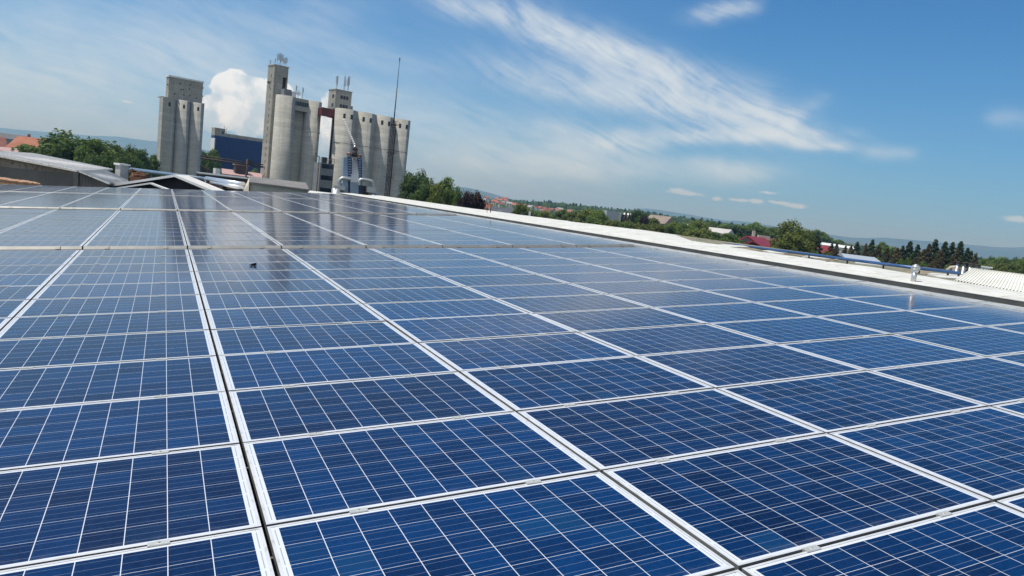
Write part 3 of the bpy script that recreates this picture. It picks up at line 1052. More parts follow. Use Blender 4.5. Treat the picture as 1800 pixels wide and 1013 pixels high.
# ---- lattice stair mast with a thin spire
f4 = Fac(690, 197, DL)
t = empty('lattice_mast', f4.M, 'rusty lattice mast with a long thin spire in front of the last bins', 'mast')
zl = f4.z(693, 213)
xm = f4.x(692.0, 230)
b = MB()
hw = .42
for sx in (-hw, hw):
    for sy in (0, 2 * hw):
        b.box(xm + sx - .07, xm + sx + .07, sy - .07, sy + .07, 0, zl)
zz = 1
k = 0
while zz < zl - 1.4:
    b.tube((xm - hw, 0, zz), (xm + hw, 0, zz + 1.3), .045, n=4)
    b.tube((xm + hw, 0, zz), (xm - hw, 0, zz + 1.3), .045, n=4)
    b.tube((xm - hw, 0, zz), (xm - hw, 2 * hw, zz + 1.3), .045, n=4)
    zz += 1.3
b.build('lattice', M_STEELDK, t)
b = MB()
b.box(xm + hw + .15, xm + hw + .38, .2, .45, 0, zl - 2)
b.build('cable_duct', M_STEELDK, t)
for zz in (zl - 1, zl - 8.5, zl - 15, zl - 21):
    b = MB()
    b.box(xm - .9, xm + 1.1, -.5, 1.3, zz, zz + .12)
    for sx in (-.9, -.2, .5, 1.1):
        b.tube((xm + sx, -.5, zz), (xm + sx, -.5, zz + 1.0), .035, n=4)
    b.tube((xm - .9, -.5, zz + 1.0), (xm + 1.1, -.5, zz + 1.0), .04, n=4)
    b.build('landing', M_STEELDK, t)
b = MB()
zsp = f4.z(702, 103)
b.tube((xm, hw, zl - .5), (xm, hw, zl + (zsp - zl) * .55), .17, .12, n=8)
b.tube((xm, hw, zl + (zsp - zl) * .55), (xm, hw, zsp), .10, .05, n=6)
b.tube((xm, hw, zsp - .6), (xm, hw, zsp + .3), .14, .14, n=6)
b.build('spire', M_STEELDK, t)

# ---- grain dryer with blue flanks
f5 = Fac(622, 150, 8)
t = empty('grain_dryer', f5.M, 'blue and white grain dryer with fat white ducts in front of the bins', 'grain dryer')
M_BLUE = mat('deep blue cladding', (0.012, 0.035, 0.13), (0.02, 0.05, 0.17), 0.6, 0.5)
M_PALEBLUE = mat('pale blue cladding', (0.25, 0.33, 0.43), (0.33, 0.40, 0.50), 0.6, 0.5)
def zz_(u, v): return f5.z(u, v)
def prism(b, q0, q1, y0, y1):
    """4 px corners: bottom-left, bottom-right, top-right, top-left on the front plane"""
    pass
def slabpx(ff, pts, y0, y1, name, m, par):
    b = MB()
    a = [ff.p(u, v, y0) for u, v in pts]
    n = len(a)
    fr = [(x, y0, z) for x, z in a]
    bk = [(x, y1, z) for x, z in a]
    b.face(fr)
    b.face(bk[::-1])
    for i in range(n):
        j = (i + 1) % n
        b.face([fr[j], fr[i], bk[i], bk[j]])
    return b.build(name, m, par)
slabpx(f5, [(601, 345), (604.5, 277), (611, 277), (612, 345)], .6, 3.4, 'left_flank', M_PALEBLUE, t)
slabpx(f5, [(611, 345), (611.5, 277), (619, 277), (618, 345)], .8, 3.4, 'side_panel', M_BLUE, t)
slabpx(f5, [(631, 345), (630, 278), (636.5, 279), (636, 345)], .8, 3.4, 'side_panel', M_BLUE, t)
for k in range(9):
    v0 = 279 + k * 4.4
    slabpx(f5, [(612.5, v0 + 1.8), (612.5, v0), (617.5, v0 + .5), (617.5, v0 + 2.2)], .5, .8, 'louvre', M_PALEBLUE, t)
    slabpx(f5, [(631, v0 + 2.8), (631, v0 + 1), (634.5, v0 + 1.3), (634.5, v0 + 3)], .5, .8, 'louvre', M_PALEBLUE, t)
def lean(pts_bot, pts_top, yb, yt, th, name, m, par):
    B = [f5.P(u, v, yb) for u, v in pts_bot]
    T = [f5.P(u, v, yt) for u, v in pts_top]
    d = Vector((0, th, 0))
    return MB().hexa([B[0], B[1], B[1] + d, B[0] + d, T[0], T[1], T[1] + d, T[0] + d]).build(name, m, par)
cen = lean([(616.5, 320), (630.5, 321)], [(619.0, 277.5), (629.5, 279)], .1, 2.3, .5, 'centre_panel', M_WHITE, t)
b = MB()
for k in range(14):
    q_ = (k + .5) / 14
    yy_ = .1 + 2.2 * q_ - .05
    a_ = f5.P(616.8 + 2.4 * q_, 320 - 42.5 * q_, yy_)
    c_ = f5.P(630.3 - .8 * q_, 321 - 42 * q_, yy_)
    b.tube(a_, c_, .035, n=4)
for w_ in (.33, .66):
    b.tube(f5.P(616.5 + 14 * w_, 320, .05), f5.P(619 + 10.5 * w_, 278, 2.25), .03, n=4)
b.build('panel_ribs', M_GALV, cen)
slabpx(f5, [(615.5, 345), (616.5, 320.2), (630.5, 321.2), (630, 345)], .0, 1.4, 'lower_panel', M_PALEBLUE, t)
# cyclones with dull red cones and the middle hopper
M_PINK = mat('faded red cone', (0.33, 0.16, 0.13), (0.42, 0.22, 0.18), 2.0, 0.7)
for (uc, vt) in ((613.5, 266), (631.5, 269)):
    x, z = f5.p(uc, vt + 8, 1.6)
    b = MB()
    b.tube((x, 1.6, z - .6), (x, 1.6, z + .3), .35, .52, n=14)
    cyc = b.build('cyclone', M_GREYSTEEL, t)
    b = MB()
    b.tube((x, 1.6, z + .3), (x, 1.6, z + .75), .62, .1, n=14)
    b.tube((x, 1.6, z + .7), (x, 1.6, z + 1.1), .07, n=6)
    b.build('cone', M_PINK, cyc)
x, z = f5.p(623, 276, 1.8)
b = MB()
b.tube((x, 1.8, z), (x, 1.8, z + 1.5), .60, .45, n=14)
b.tube((x, 1.8, z + 1.5), (x, 1.8, z + 1.75), .55, .55, n=14)
b.tube((x, 1.8, z + 1.75), (x, 1.8, z + 2.1), .5, .12, n=14)
b.build('hopper', M_STEELDK, t)
# bent white ducts
for (name, pts) in (('duct', [(597, 333), (596, 320), (600, 314.5), (606, 313.5), (617, 316)]), ('duct', [(632, 326), (632, 319), (636, 316), (650, 318), (655, 321), (658, 333)])):
    P3 = [f5.P(u, v, -.4) for u, v in pts]
    fine = []
    for i in range(len(P3) - 1):
        a0 = P3[max(i - 1, 0)]; a1 = P3[i]; a2 = P3[i + 1]; a3 = P3[min(i + 2, len(P3) - 1)]
        for s_ in range(6):
            q = s_ / 6
            fine.append(0.5 * ((2 * a1) + (a2 - a0) * q + (2 * a0 - 5 * a1 + 4 * a2 - a3) * q * q + (3 * a1 - a0 - 3 * a2 + a3) * q ** 3))
    fine.append(P3[-1])
    MB().path(fine, .36, n=12).build(name, M_GALV, t)
for (a, b_) in (((588, 326), (607, 333)), ((645, 328), (661, 338))):
    slabpx(f5, [(a[0], b_[1]), (a[0], a[1]), (b_[0], a[1] + 2), (b_[0], b_[1] + 2)], -.9, 1.2, 'fan_box', M_GALV, t)
for (ux, v0, w) in ((592, 332, 1.0), (656, 338, .8)):
    x, z = f5.p(ux, v0, 0)
    MB().tube((x, 0, 0), (x, 0, z), w, n=14).build('fan_housing', M_GALV, t)
slabpx(f5, [(598, 352), (598, 322), (612, 324), (612, 352)], .9, 2.4, 'plenum', M_GREYSTEEL, t)
slabpx(f5, [(634, 352), (634, 326), (648, 328), (648, 352)], .9, 2.4, 'plenum', M_STEELDK, t)

# diagonal conveyor pipe down to the dryer (dashes of light bracing)
t = empty('grain_chute', f5.M, 'slanting ribbed grain chute running down from the bins to the dryer', 'chute')
a_ = f5.P(604.5, 211, 9)
z_ = f5.P(624.0, 256, 2.0)
MB().tube(a_, z_, .16, n=8).build('chute_pipe', M_GREYSTEEL, t)
for k in range(15):
    p0 = a_.lerp(z_, (k + .2) / 15)
    p1 = a_.lerp(z_, (k + .6) / 15)
    MB().tube(p0, p1, .24, n=8).build('collar', M_WHITE, t)
hz0 = z_
MB().tube(z_, f5.P(623.2, 263, 1.8), .25, n=8).build('outlet', M_GALV, t)

# ---- grey machine house between
f6 = Fac(575, 165, 14)
t = empty('machine_house', f6.M, 'grey banded machine house with roof railings between the bins and dryer', 'building')
b = MB()
x0, x1 = f6.x(562.5, 300), f6.x(586.5, 300)
zt = f6.z(575, 287.5)
b.box(x0, x1, 0, 6, 0, zt)
b.build('wall', M_GREYSTEEL, t)
for (va, vb) in ((289, 297), (309, 317), (331, 338)):
    b = MB()
    b.box(x0 + .3, x1 - .15, -.05, .1, f6.z(575, vb), f6.z(575, va))
    b.build('dark_band', M_WIN, t)
b = MB()
for k in range(7):
    xx = x0 + (x1 - x0) * k / 6
    b.tube((xx, .1, zt), (xx, .1, zt + 1.1), .05, n=4)
b.tube((x0, .1, zt + 1.1), (x1, .1, zt + 1.1), .05, n=4)
b.tube((x0, .1, zt + .6), (x1, .1, zt + .6), .04, n=4)
b.build('railing', M_STEELDK, t)
b = MB()
b.box(x0 + .6, x0 + 1.6, 1, 2, zt, zt + 1.3)
b.tube((x0 + 2.3, 1, zt), (x0 + 2.3, 1, zt + 1.1), .35, n=10)
b.build('roof_machinery', M_STEELDK, t)
# dark pole with a hooked lamp
f7 = Fac(562, 110, 0)
b = MB()
xq, zq = f7.p(561.5, 275)
b.tube((xq, 0, 0), (xq, 0, zq), .10, .07, n=8)
b.path([(xq, 0, zq - .1), (xq - .25, 0, zq + .05), (xq - .55, 0, zq + .2), (xq - .6, 0, zq + .55)], .06, n=6)
o = b.build('lamp_post', M_STEELDK, None, f7.M)
tag(o, 'thin dark pole with a hooked top in front of the grey machine house', 'lamp post')

# ---- navy blue hall behind
f = Fac(420, 300, 20)
t = empty('blue_hall', f.M, 'large navy blue clad hall with a ragged concrete parapet behind the silos', 'building')
x0, x1 = f.x(377.5, 240), f.x(470, 252)
zt = (f.z(379, 237.5) + f.z(462, 251)) / 2
b = MB()
b.box(x0, x1, 0, 4, 0, zt)
M_NAVY = mat('navy ribbed cladding', (0.007, 0.034, 0.13), (0.010, 0.046, 0.165), 0.35, 0.55, stretch=(4, 1, 1))
b.build('cladding', M_NAVY, t)
b = MB()
b.box(x0 - .05, x0 + .25, -.05, 4, 0, zt - 1)
b.build('end_wall', M_WHITE, t)
b = MB()
b.box(x0 + 3.9, x1, .3, 4, zt, zt + 1.3)
for k in range(9):
    xx = x0 + 5 + k * 2.1
    b.box(xx, xx + 1.0, .25, 2, zt - 1.0, zt + .2)
b.build('parapet', M_CONC2, t)
b = MB()
b.box(x0, x0 + 3.9, .3, 4, zt, zt + 2.9)
b.build('roof_house', M_CONC2, t)
b = MB()
b.box(x0 + 2.6, x0 + 3.3, .25, .4, zt + .9, zt + 1.9)
b.build('window', M_WIN, t)
b = MB()
for (k, h) in ((3.6, 2.2), (4.6, 1.8)):
    b.tube((x0 + k, 1, zt + 1.3), (x0 + k, 1, zt + 1.9 + h), .06, n=5)
b.build('roof_poles', M_STEELDK, t)

# ---- low pink roofed building, pipe bridge, loose steelwork in front of it
f = Fac(425, 200, 10)
t = empty('low_workshop', f.M, 'low workshop with a faded pink roof in front of the navy hall', 'building')
M_PINKROOF = mat('faded pink roof sheet', (0.42, 0.26, 0.24), (0.52, 0.35, 0.32), 1.0, 0.8, c3=(0.35, 0.22, 0.2), s3=3)
q = [f.P(390, 305, 0), f.P(461, 314, 0), f.P(461, 305.5, 9), f.P(389.5, 296.2, 9)]
MB().slab(q, .25).build('roof', M_PINKROOF, t)
b = MB()
b.box(q[0].x + .2, q[1].x - .2, .3, 8.7, 0, min(p.z for p in q) - .3)
b.build('wall', M_STEELDK, t)
b = MB()
xx, zz = f.p(423, 297, 5)
b.box(xx - 1.6, xx + 1.6, 3, 6, zz - 2, zz + .9)
b.build('roof_lantern', M_STEELDK, t)
b = MB()
b.box(xx - 1.9, xx + 1.9, 2.7, 6.3, zz + .9, zz + 1.15)
b.build('lantern_roof', M_PINKROOF, t)
f = Fac(410, 180, 16)
t = empty('pipe_bridge', f.M, 'long thin rusty pipe bridge on a post crossing in front of the navy hall', 'pipe bridge')
a_, z_ = f.P(352, 278, 0), f.P(463, 294, 0)
b = MB()
b.tube(a_, z_, .20, n=8)
b.tube(a_ + Vector((0, .3, .55)), z_ + Vector((0, .3, .55)), .13, n=8)
b.build('pipes', M_STEELDK, t)
b = MB()
n = 30
for k in range(n):
    p0, p1 = a_.lerp(z_, k / n), a_.lerp(z_, (k + 1) / n)
    b.tube(p0 - Vector((0, 0, .3)), p1 + Vector((0, 0, .5)), .04, n=4)
b.build('bracing', M_STEELDK, t)
b = MB()
xx, zz = f.p(434, 289, 0)
b.tube((xx, 0, 0), (xx, 0, zz + 1.2), .20, n=8)
b.build('post', M_STEELDK, t)
b = MB()
b.box(xx + .1, xx + 1.2, -.2, .6, zz + .3, zz + 1.0)
b.tube((xx + .8, 0, zz + 1.0), (xx + 1.2, 0, zz + 1.8), .05, n=4)
b.build('valve_box', M_STEELDK, t)
f = Fac(378, 150, 10)
o = slabpx(f, [(378, 330), (379, 296), (388, 297), (387, 305), (384, 330)], 0, 2.5, 'white_tank', M_WHITE, None)
o.matrix_world = f.M
tag(o, 'small boxy white tank beside the pink roofed workshop', 'tank')
# dark sloping conveyor at the foot of the left silo
f = Fac(365, 160, 10)
b = MB()
b.tube(f.P(352, 291, 0), f.P(376, 305, 0), .18, n=6)
b.tube(f.P(352, 295, .5), f.P(374, 309, .5), .10, n=6)
for k in range(6):
    p = f.P(353, 292, 0).lerp(f.P(376, 305, 0), k / 5)
    b.tube(p, (p.x, p.y, 0), .08, n=5)
o = b.build('sloping_conveyor', M_STEELDK, None, f.M)
tag(o, 'dark sloping conveyor on legs at the foot of the squat silo', 'conveyor')
# brownish dark yard sheds behind the pipes
f = Fac(400, 120, 6)
t = empty('dark_shed', f.M, 'low dark rusty shed behind the silver pipes', 'shed')
b = MB()
x0, x1 = f.x(352, 310), f.x(440, 320)
b.box(x0, x1, 0, 8, 0, f.z(395, 310))
b.build('wall', M_STEELDK, t)
b = MB()
b.slab([(x0 - .2, -.3, f.z(395, 310)), (x1 + .2, -.3, f.z(395, 310)), (x1 + .2, 8, f.z(395, 308.5)), (x0 - .2, 8, f.z(395, 308.5))], .12)
b.build('roof', M_GREYSTEEL, t)

# ---- blue pipe and silver pipes beyond the roof end
p0, p1 = at(230, 298.0, 72), at(365, 316.0, 62)
b = MB().tube(p0, p1, .19, n=12)
for k in range(5):
    q = p0.lerp(p1, (k + .5) / 5)
    b.tube(q - Vector((0, 0, .1)), (q.x, q.y, 0), .06, n=6)
tag(b.build('blue_pipeline', M_PIPE2), 'long pale blue pipe on stilts running towards the silver pipes', 'pipe')
p0, p1 = at(363, 315.5, 62), at(427, 325.5, 58)
tag(MB().tube(p0, p1, .26, n=16).build('silver_pipe', M_SILVER), 'thick upper silver lagged pipe beyond the roof end', 'pipe', 'silver pipes beyond the roof end')
p0, p1 = at(363, 320.5, 61), at(427, 330.5, 57)
tag(MB().tube(p0, p1, .14, n=16).build('silver_pipe', M_SILVER), 'thinner lower silver pipe under the thick one', 'pipe', 'silver pipes beyond the roof end')
b = MB()
for u_, v_ in ((366, 317), (395, 322), (424, 327)):
    q = at(u_, v_, 60.5)
    b.box(q.x - .12, q.x + .12, q.y - .12, q.y + .12, 0, q.z)
tag(b.build('pipe_stand', M_STEELDK), 'dark steel stand with three posts under the silver pipes', 'pipe stand')

# ---- sheds just beyond the far left end of the roof
M_SHEET = mat('weathered fibre cement sheet', (0.68, 0.65, 0.60), (0.80, 0.77, 0.71), 0.9, 0.85, c3=(0.48, 0.44, 0.39), s3=3, stretch=(1, 1, 1))
M_SHEET2 = mat('grey fibre cement sheet', (0.38, 0.39, 0.39), (0.50, 0.51, 0.50), 0.9, 0.85, c3=(0.24, 0.24, 0.24), s3=3)
M_WALLB = mat('brown weathered render', (0.26, 0.21, 0.16), (0.34, 0.285, 0.225), 0.5, 0.9, c3=(0.12, 0.10, 0.085), s3=3)
M_WALLD = mat('dark grey render', (0.125, 0.115, 0.105), (0.17, 0.16, 0.145), 0.5, 0.9)
M_CLAY = mat('orange clay roof tile', (0.40, 0.22, 0.12), (0.52, 0.34, 0.21), 3.0, 0.85, c3=(0.25, 0.12, 0.06), s3=8)
M_CREAM = mat('cream render', (0.55, 0.50, 0.40), (0.66, 0.61, 0.50), 1.5, 0.9)
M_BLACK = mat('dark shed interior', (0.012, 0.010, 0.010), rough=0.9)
def quadpts(L):
    return [at(*p) for p in L]
def roof_slab(name, L, th, m, par=None, ribs=0, mr=None, toff=0.05):
    q = quadpts(L)
    b = MB().slab(q, th)
    if ribs:
        n = (q[1] - q[0]).cross(q[3] - q[0]).normalized()
        if n.z < 0: n = -n
        for k in range(ribs):
            s_ = (k + .5) / ribs
            a0 = q[0].lerp(q[1], s_)
            a1 = q[3].lerp(q[2], s_)
            w = (q[1] - q[0]).normalized() * (q[1] - q[0]).length / ribs * .16
            b.hexa([a0 - w, a0 + w, a1 + w, a1 - w, a0 - w * .6 + n * toff, a0 + w * .6 + n * toff, a1 + w * .6 + n * toff, a1 - w * .6 + n * toff])
    return b.build(name, m, par), q
def wall_from(name, top_pts, th, m, par=None, zbot=0.0, push=None):
    """upright wall under a line of top points"""
    b = MB()
    for a_, c_ in zip(top_pts, top_pts[1:]):
        d = (c_ - a_)
        nrm = Vector((d.y, -d.x, 0)).normalized() * th
        if nrm.dot(a_ - CAM) < 0: nrm = -nrm
        B = [Vector((a_.x, a_.y, zbot)), Vector((c_.x, c_.y, zbot)), Vector((c_.x, c_.y, zbot)) + nrm, Vector((a_.x, a_.y, zbot)) + nrm]
        T = [a_.copy(), c_.copy(), c_ + nrm, a_ + nrm]
        b.hexa(B + T)
    return b.build(name, m, par)
t = empty('long_shed', (0, 0, 0), 'long shed with a pale sheet roof and brown end wall at far left', 'shed')
roof_slab('roof', [(-60, 262, 56), (135, 299.3, 54), (199, 297.5, 74), (60, 270, 86)], .14, M_SHEET, t, ribs=30)
wall_from('wall', quadpts([(-60, 264, 56.6), (133, 301.0, 54.4)]), .3, M_WALLB, t)
b = MB()
q0, q1 = at(-60, 286, 56.5), at(133, 307.2, 54.25)
wall_from('plinth', [q0, q1], .3, M_WALLD, t)
b = MB()
q = at(136, 303, 54.2)
b.box(q.x - .18, q.x + .18, q.y - .15, q.y + .4, 0, q.z)
b.build('corner_post', M_WALLD, t)
t = empty('lean_to_shed', (0, 0, 0), 'grey sheet lean-to roof with a slatted side beside the long shed', 'shed')
roof_slab('roof', [(139, 300.5, 54.0), (193, 322.5, 52.0), (226, 318.5, 60), (184, 298.0, 68)], .10, M_SHEET2, t, ribs=22)
wall_from('slatted_wall', quadpts([(141, 303.5, 54.2), (186, 321.5, 52.4)]), .15, M_GREYSTEEL, t)
b = MB()
for k in range(16):
    a_ = at(142 + k * 2.7, 304.5 + k * 1.1, 54.05 - k * .11)
    b.box(a_.x - .03, a_.x + .03, a_.y - .03, a_.y + .03, 0, a_.z)
b.build('slats', M_WALLD, t)
# clay tile stack
t = empty('tiled_lean_to', (0, 0, 0), 'low roof of orange clay tiles at the far left edge', 'roof')
q = quadpts([(-30, 317, 47.2), (72, 328, 45.6), (60, 325.0, 48.5), (-30, 312, 50)])
MB().slab(q, .2).build('roof_base', M_CLAY, t)
b = MB()
rt = random.Random(5)
for r in range(5):
    for k in range(26):
        s_, w_ = (k + .5) / 26, (r + .5) / 5
        p = q[0].lerp(q[1], s_).lerp(q[3].lerp(q[2], s_), w_)
        d = (q[3] - q[0]).normalized()
        z = rt.random() * .05
        b.tube(p - d * .28 + Vector((0, 0, .06 + z)), p + d * .28 + Vector((0, 0, .1 + z)), .10, .08, n=8)
b.build('tiles', M_CLAY, t)
wall_from('wall', [q[0] - Vector((0, 0, .2)), q[1] - Vector((0, 0, .2))], .2, M_WALLB, t)
# open gabled canopies at the end of the panels
def gable(name, pk, le, re, bpk, bre, th, m, label, inner):
    t = empty(name, (0, 0, 0), label, 'shed')
    P, Lq, Rq, BP, BR = at(*pk), at(*le), at(*re), at(*bpk), at(*bre)
    BL = Lq + (BP - P)
    MB().slab([P, Rq, BR, BP], th).build('roof_slope', m, t)
    MB().slab([Lq, P, BP, BL], th).build('roof_slope', m, t)
    b = MB()
    d = (BP - P).normalized() * .6
    for A, Bq in ((Lq, P), (P, Rq)):
        dn = Vector((0, 0, th * 1.4))
        b.hexa([A - dn - d * .1, Bq - dn - d * .1, Bq - dn, A - dn, A - d * .1, Bq - d * .1, Bq, A])
    b.build('verge', M_WHITE, t)
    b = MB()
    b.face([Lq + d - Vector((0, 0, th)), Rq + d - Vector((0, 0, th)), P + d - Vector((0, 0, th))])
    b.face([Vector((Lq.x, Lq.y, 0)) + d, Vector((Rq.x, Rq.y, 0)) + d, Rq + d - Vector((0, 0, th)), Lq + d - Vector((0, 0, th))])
    b.build('gable_end', inner, t)  # black sheet stands for the shade inside the open gable
    return t
gable('gabled_shed', (307, 306.8, 52), (173, 327.5, 54), (400, 345.5, 50), (331, 309.0, 60), (418, 344.5, 58), .13, M_SHEET, 'low gabled shed roof with a dark gable just past the panels', M_BLACK)
gable('small_gable', (264, 321.0, 49.6), (203, 330.0, 50.6), (297, 334.0, 48.8), (268, 321.3, 51.5), (302, 333.8, 50.6), .08, M_WHITE, 'small white edged gable in front of the larger gabled shed', M_BLACK)
# pale block
f = Fac(218, 74, 20)
t = empty('brick_chimney_block', f.M, 'pale square masonry block with a flat cap beside the blue pipe', 'chimney')
x0, x1 = f.x(211.5, 300), f.x(226, 300)
zt = f.z(218, 291.5)
MB().box(x0, x1, 0, 1.2, 0, zt).build('shaft', mat('pale plaster', (0.42, 0.41, 0.40), (0.54, 0.53, 0.51), 1.5, 0.9), t)
MB().box(x0 - .12, x1 + .12, -.1, 1.3, zt, zt + .16).build('cap', M_WHITE, t)
# rusty debris by the pipe
t = Fac(232, 70, 0)
b = MB()
rt = random.Random(9)
for k in range(22):
    a_ = t.P(228 + rt.random() * 22, 304 + rt.random() * 8, rt.random() * 2)
    e_ = a_ + Vector((rt.uniform(-1, 1), rt.uniform(-.4, .4), rt.uniform(-.35, .35)))
    b.tube(a_, e_, .07, n=5)
b.box(t.x(228, 312), t.x(252, 312), 0, 2, 0, t.z(240, 312))
o = b.build('scrap_heap', mat('rust', (0.12, 0.055, 0.03), (0.22, 0.11, 0.06), 2, 0.9), None, t.M)
tag(o, 'heap of rusty scrap under the blue pipe', 'scrap heap')
f = Fac(385, 64, 0)
b = MB()
rt = random.Random(19)
for k in range(26):
    a_ = f.P(352 + rt.random() * 78, 322 + rt.random() * 12, 1 + rt.random() * 2)
    e_ = a_ + Vector((rt.uniform(-.9, .9), rt.uniform(-.4, .4), rt.uniform(-.25, .25)))
    b.tube(a_, e_, .06, n=5)
b.box(f.x(345, 330), f.x(435, 335), 1, 4, 0, f.z(395, 331, 1))
o = b.build('scrap_heap', M_STEELDK, None, f.M)
tag(o, 'dark heap of rusty steel under the silver pipes', 'scrap heap')
# grey roofed shed right of the silver pipes
t = empty('grey_roofed_shed', (0, 0, 0), 'small shed with a grey ribbed roof and pale green wall below the twin bins', 'shed')
rr, q = roof_slab('roof', [(437.5, 320.0, 56), (543.5, 333.3, 56), (538, 321.6, 61), (438.5, 310.0, 61)], .10, mat('grey ribbed roof', (0.20, 0.19, 0.185), (0.26, 0.25, 0.24), 1, .8), t, ribs=34)
wall_from('wall', [q[0] - Vector((-.1, -.25, .1)), q[1] - Vector((.2, -.25, .1))], .2, mat('pale green render', (0.34, 0.36, 0.31), (0.42, 0.43, 0.38), .8, .9), t)
b = MB()
P = at(438.5, 310.6, 60.9)
A = at(427.5, 336, 56.5)
b.face([at(438.2, 320.6, 56.1), Vector((q[0].x, q[0].y, 0)), Vector((A.x, A.y, 0)), A, P])
b.face([at(438.2, 320.6, 56.1) + Vector((.12, .1, 0)), Vector((q[0].x + .12, q[0].y + .1, 0)), Vector((A.x + .12, A.y + .1, 0)), A + Vector((.12, .1, 0)), P + Vector((.12, .1, 0))][::-1])
b.build('gable_end', M_CREAM, t)
# white sheet between roof end and the ridge strip
q = quadpts([(541, 338.5, 51.5), (600, 344, 50.2), (600, 341.5, 52.5), (545, 335.2, 54)])
o = MB().slab(q, .1).build('white_sheet_roof', M_MEMB)
tag(o, 'small bright white sheet roof at the end of the panels below the machine house', 'roof')

# ------------------------------------------------------------------ bits on the white ridge
def on_plane(u, v, z):
    r_ = ray(u, v)
    k_ = (rp(0, 0, z) - CAM).dot(AZ) / r_.dot(AZ)
    return CAM + r_ * k_
# blue pipe on low brackets
pts = [(1820, 497, 13.25), (1684, 480.0, 13.15), (1600, 470.0, 13.4), (1490, 456.3, 14.6), (1383, 442.3, 16.5), (1294, 431.2, 18.6), (1205, 420.3, 21), (1134, 409.6, 22.6), (1062, 402.8, 24.5), (1030, 399.0, 26)]
P = [at(*p) for p in pts]
P[0] = P[1] + (P[1] - P[2]) * .05
t = empty('roof_pipe', (0, 0, 0), 'long blue pipe lying along the far side of the white ridge', 'pipe')
fine = []
for i in range(len(P) - 1):
    for k in range(5):
        fine.append(P[i].lerp(P[i + 1], k / 5))
fine.append(P[-1])
cut = 28
MB().path(fine[:cut + 1], .030, n=12).build('pipe', M_BLUEPIPE, t)
MB().path(fine[cut:], .045, n=12).build('lagged_pipe', M_SILVER, t)
for k in range(3, len(fine) - 1, 3):
    q = fine[k]
    b = MB()
    b.box(q.x - .012, q.x + .012, q.y - .012, q.y + .012, q.z - .10, q.z - .02)
    b.build('bracket', M_STEELDK, t)
# raised white membrane behind the lagged pipe
t_ = quadpts([(1035, 397.5, 25), (1215, 424.0, 19.5), (1200, 414.5, 21.5), (1128, 404.5, 23.5)])
b = MB().slab([at(1030, 400, 24.5), at(1235, 425.5, 19.2), at(1195, 413.5, 21.5), at(1045, 395.8, 25.2)], .12)
o = b.build('raised_membrane_roof', M_MEMB)
tag(o, 'slightly raised white membrane roof behind the silver end of the pipe', 'roof')
# corrugated ivory cap at right
t = empty('corrugated_roof', (0, 0, 0), 'ivory corrugated sheet roof rising behind the white ridge at right edge', 'roof')
q = [at(1676, 493.5, 12.3), at(1835, 522, 10.8), at(1835, 489, 12.6), at(1706.5, 473.3, 14.0)]
b = MB()
n = 27
lo0, lo1, hi0, hi1 = q[0], q[1], q[3], q[2]
nr = (lo1 - lo0).cross(hi0 - lo0).normalized()
if nr.z < 0: nr = -nr
for k in range(n):
    s0, s1, s2, s3 = k / n, (k + .35) / n, (k + .55) / n, (k + .8) / n
    def pp(s, h): return (lo0.lerp(lo1, s) + nr * h, hi0.lerp(hi1, s) + nr * h)
    A_, B_, C_, D_, E_ = pp(s0, 0), pp(s1, 0), pp(s2, .022), pp(s3, .022), pp((k + 1) / n, 0)
    for X_, Y_ in ((A_, B_), (B_, C_), (C_, D_), (D_, E_)):
        b.face([X_[0], Y_[0], Y_[1], X_[1]])
b.build('sheet', M_MEMB2, t)
b = MB()
b.hexa([hi0 - nr * .08, hi1 - nr * .08, hi1 - nr * .08 + Vector((.1, .16, -.02)), hi0 - nr * .08 + Vector((.1, .16, -.02)), hi0 + nr * .028, hi1 + nr * .028, hi1 + nr * .028 + Vector((.1, .16, -.02)), hi0 + nr * .028 + Vector((.1, .16, -.02))])
b.build('ridge_flashing', M_MEMB, t)
# silver cowl
f = Fac(1607, 13.6, 0, v=475)
t = empty('vent_cowl', f.M, 'small silver vent cowl standing at the edge of white ridge beside pipe', 'vent cowl')
x, z = f.p(1607, 484.5)
b = MB()
b.tube((x, 0, z - .12), (x, 0, z + .05), .042, n=12)
b.build('neck', M_GALV, t)
b = MB()
b.tube((x, 0, z + .045), (x, 0, z + .115), .042, .072, n=8)
b.tube((x, 0, z + .115), (x, 0, z + .165), .072, .060, n=8)
b.tube((x, 0, z + .165), (x, 0, z + .19), .05, .02, n=8)
b.build('cowl', M_GALV, t)
# four flue pipes on a lower building
f = Fac(1705, 42, 0, v=475)
for i, (u, vt) in enumerate(((1684.5, 460), (1695.5, 461.5), (1707, 463), (1717.5, 464.5))):
    x, z = f.p(u, vt)
    t = empty('flue_pipe', f.M, 'short grey flue pipe behind the corrugated roof, %s of four from left' % ORD[i + 1], 'flue', 'flue pipes behind the corrugated roof')
    MB().tube((x, 0, 0), (x, 0, z - .09), .075, n=12).build('pipe', M_GALV, t)
    MB().tube((x, 0, z - .05), (x, 0, z), .14, .10, n=12).build('cap', M_STEELDK, t)
b = MB()
pp_ = [f.P(u, v, .3) for u, v in ((1665, 482), (1667, 474), (1672, 470.5), (1679, 470), (1684, 474))]
b.path(pp_, .10, n=10)
x, z = f.p(1687, 471, .4)
b.box(x - .3, x + .3, .2, .8, z - 1.2, z)
o = b.build('duct_fan', mat('beige painted duct', (0.40, 0.36, 0.28), (0.5, 0.45, 0.36), 3, .7), None, f.M)
tag(o, 'curved beige duct with fan box left of the four flue pipes', 'duct')
f = Fac(1735, 60, 0, v=475)
b = MB()
x, z = f.p(1735, 470)
b.box(x - .35, x + .35, 0, .3, z - .05, z + .05)
b.tube((x - .3, .1, 0), (x - .3, .1, z), .05, n=6)
b.tube((x + .15, .1, 0), (x + .15, .1, z), .05, n=6)
b.box(x - .28, x + .1, .05, .15, z - .4, z - .05)
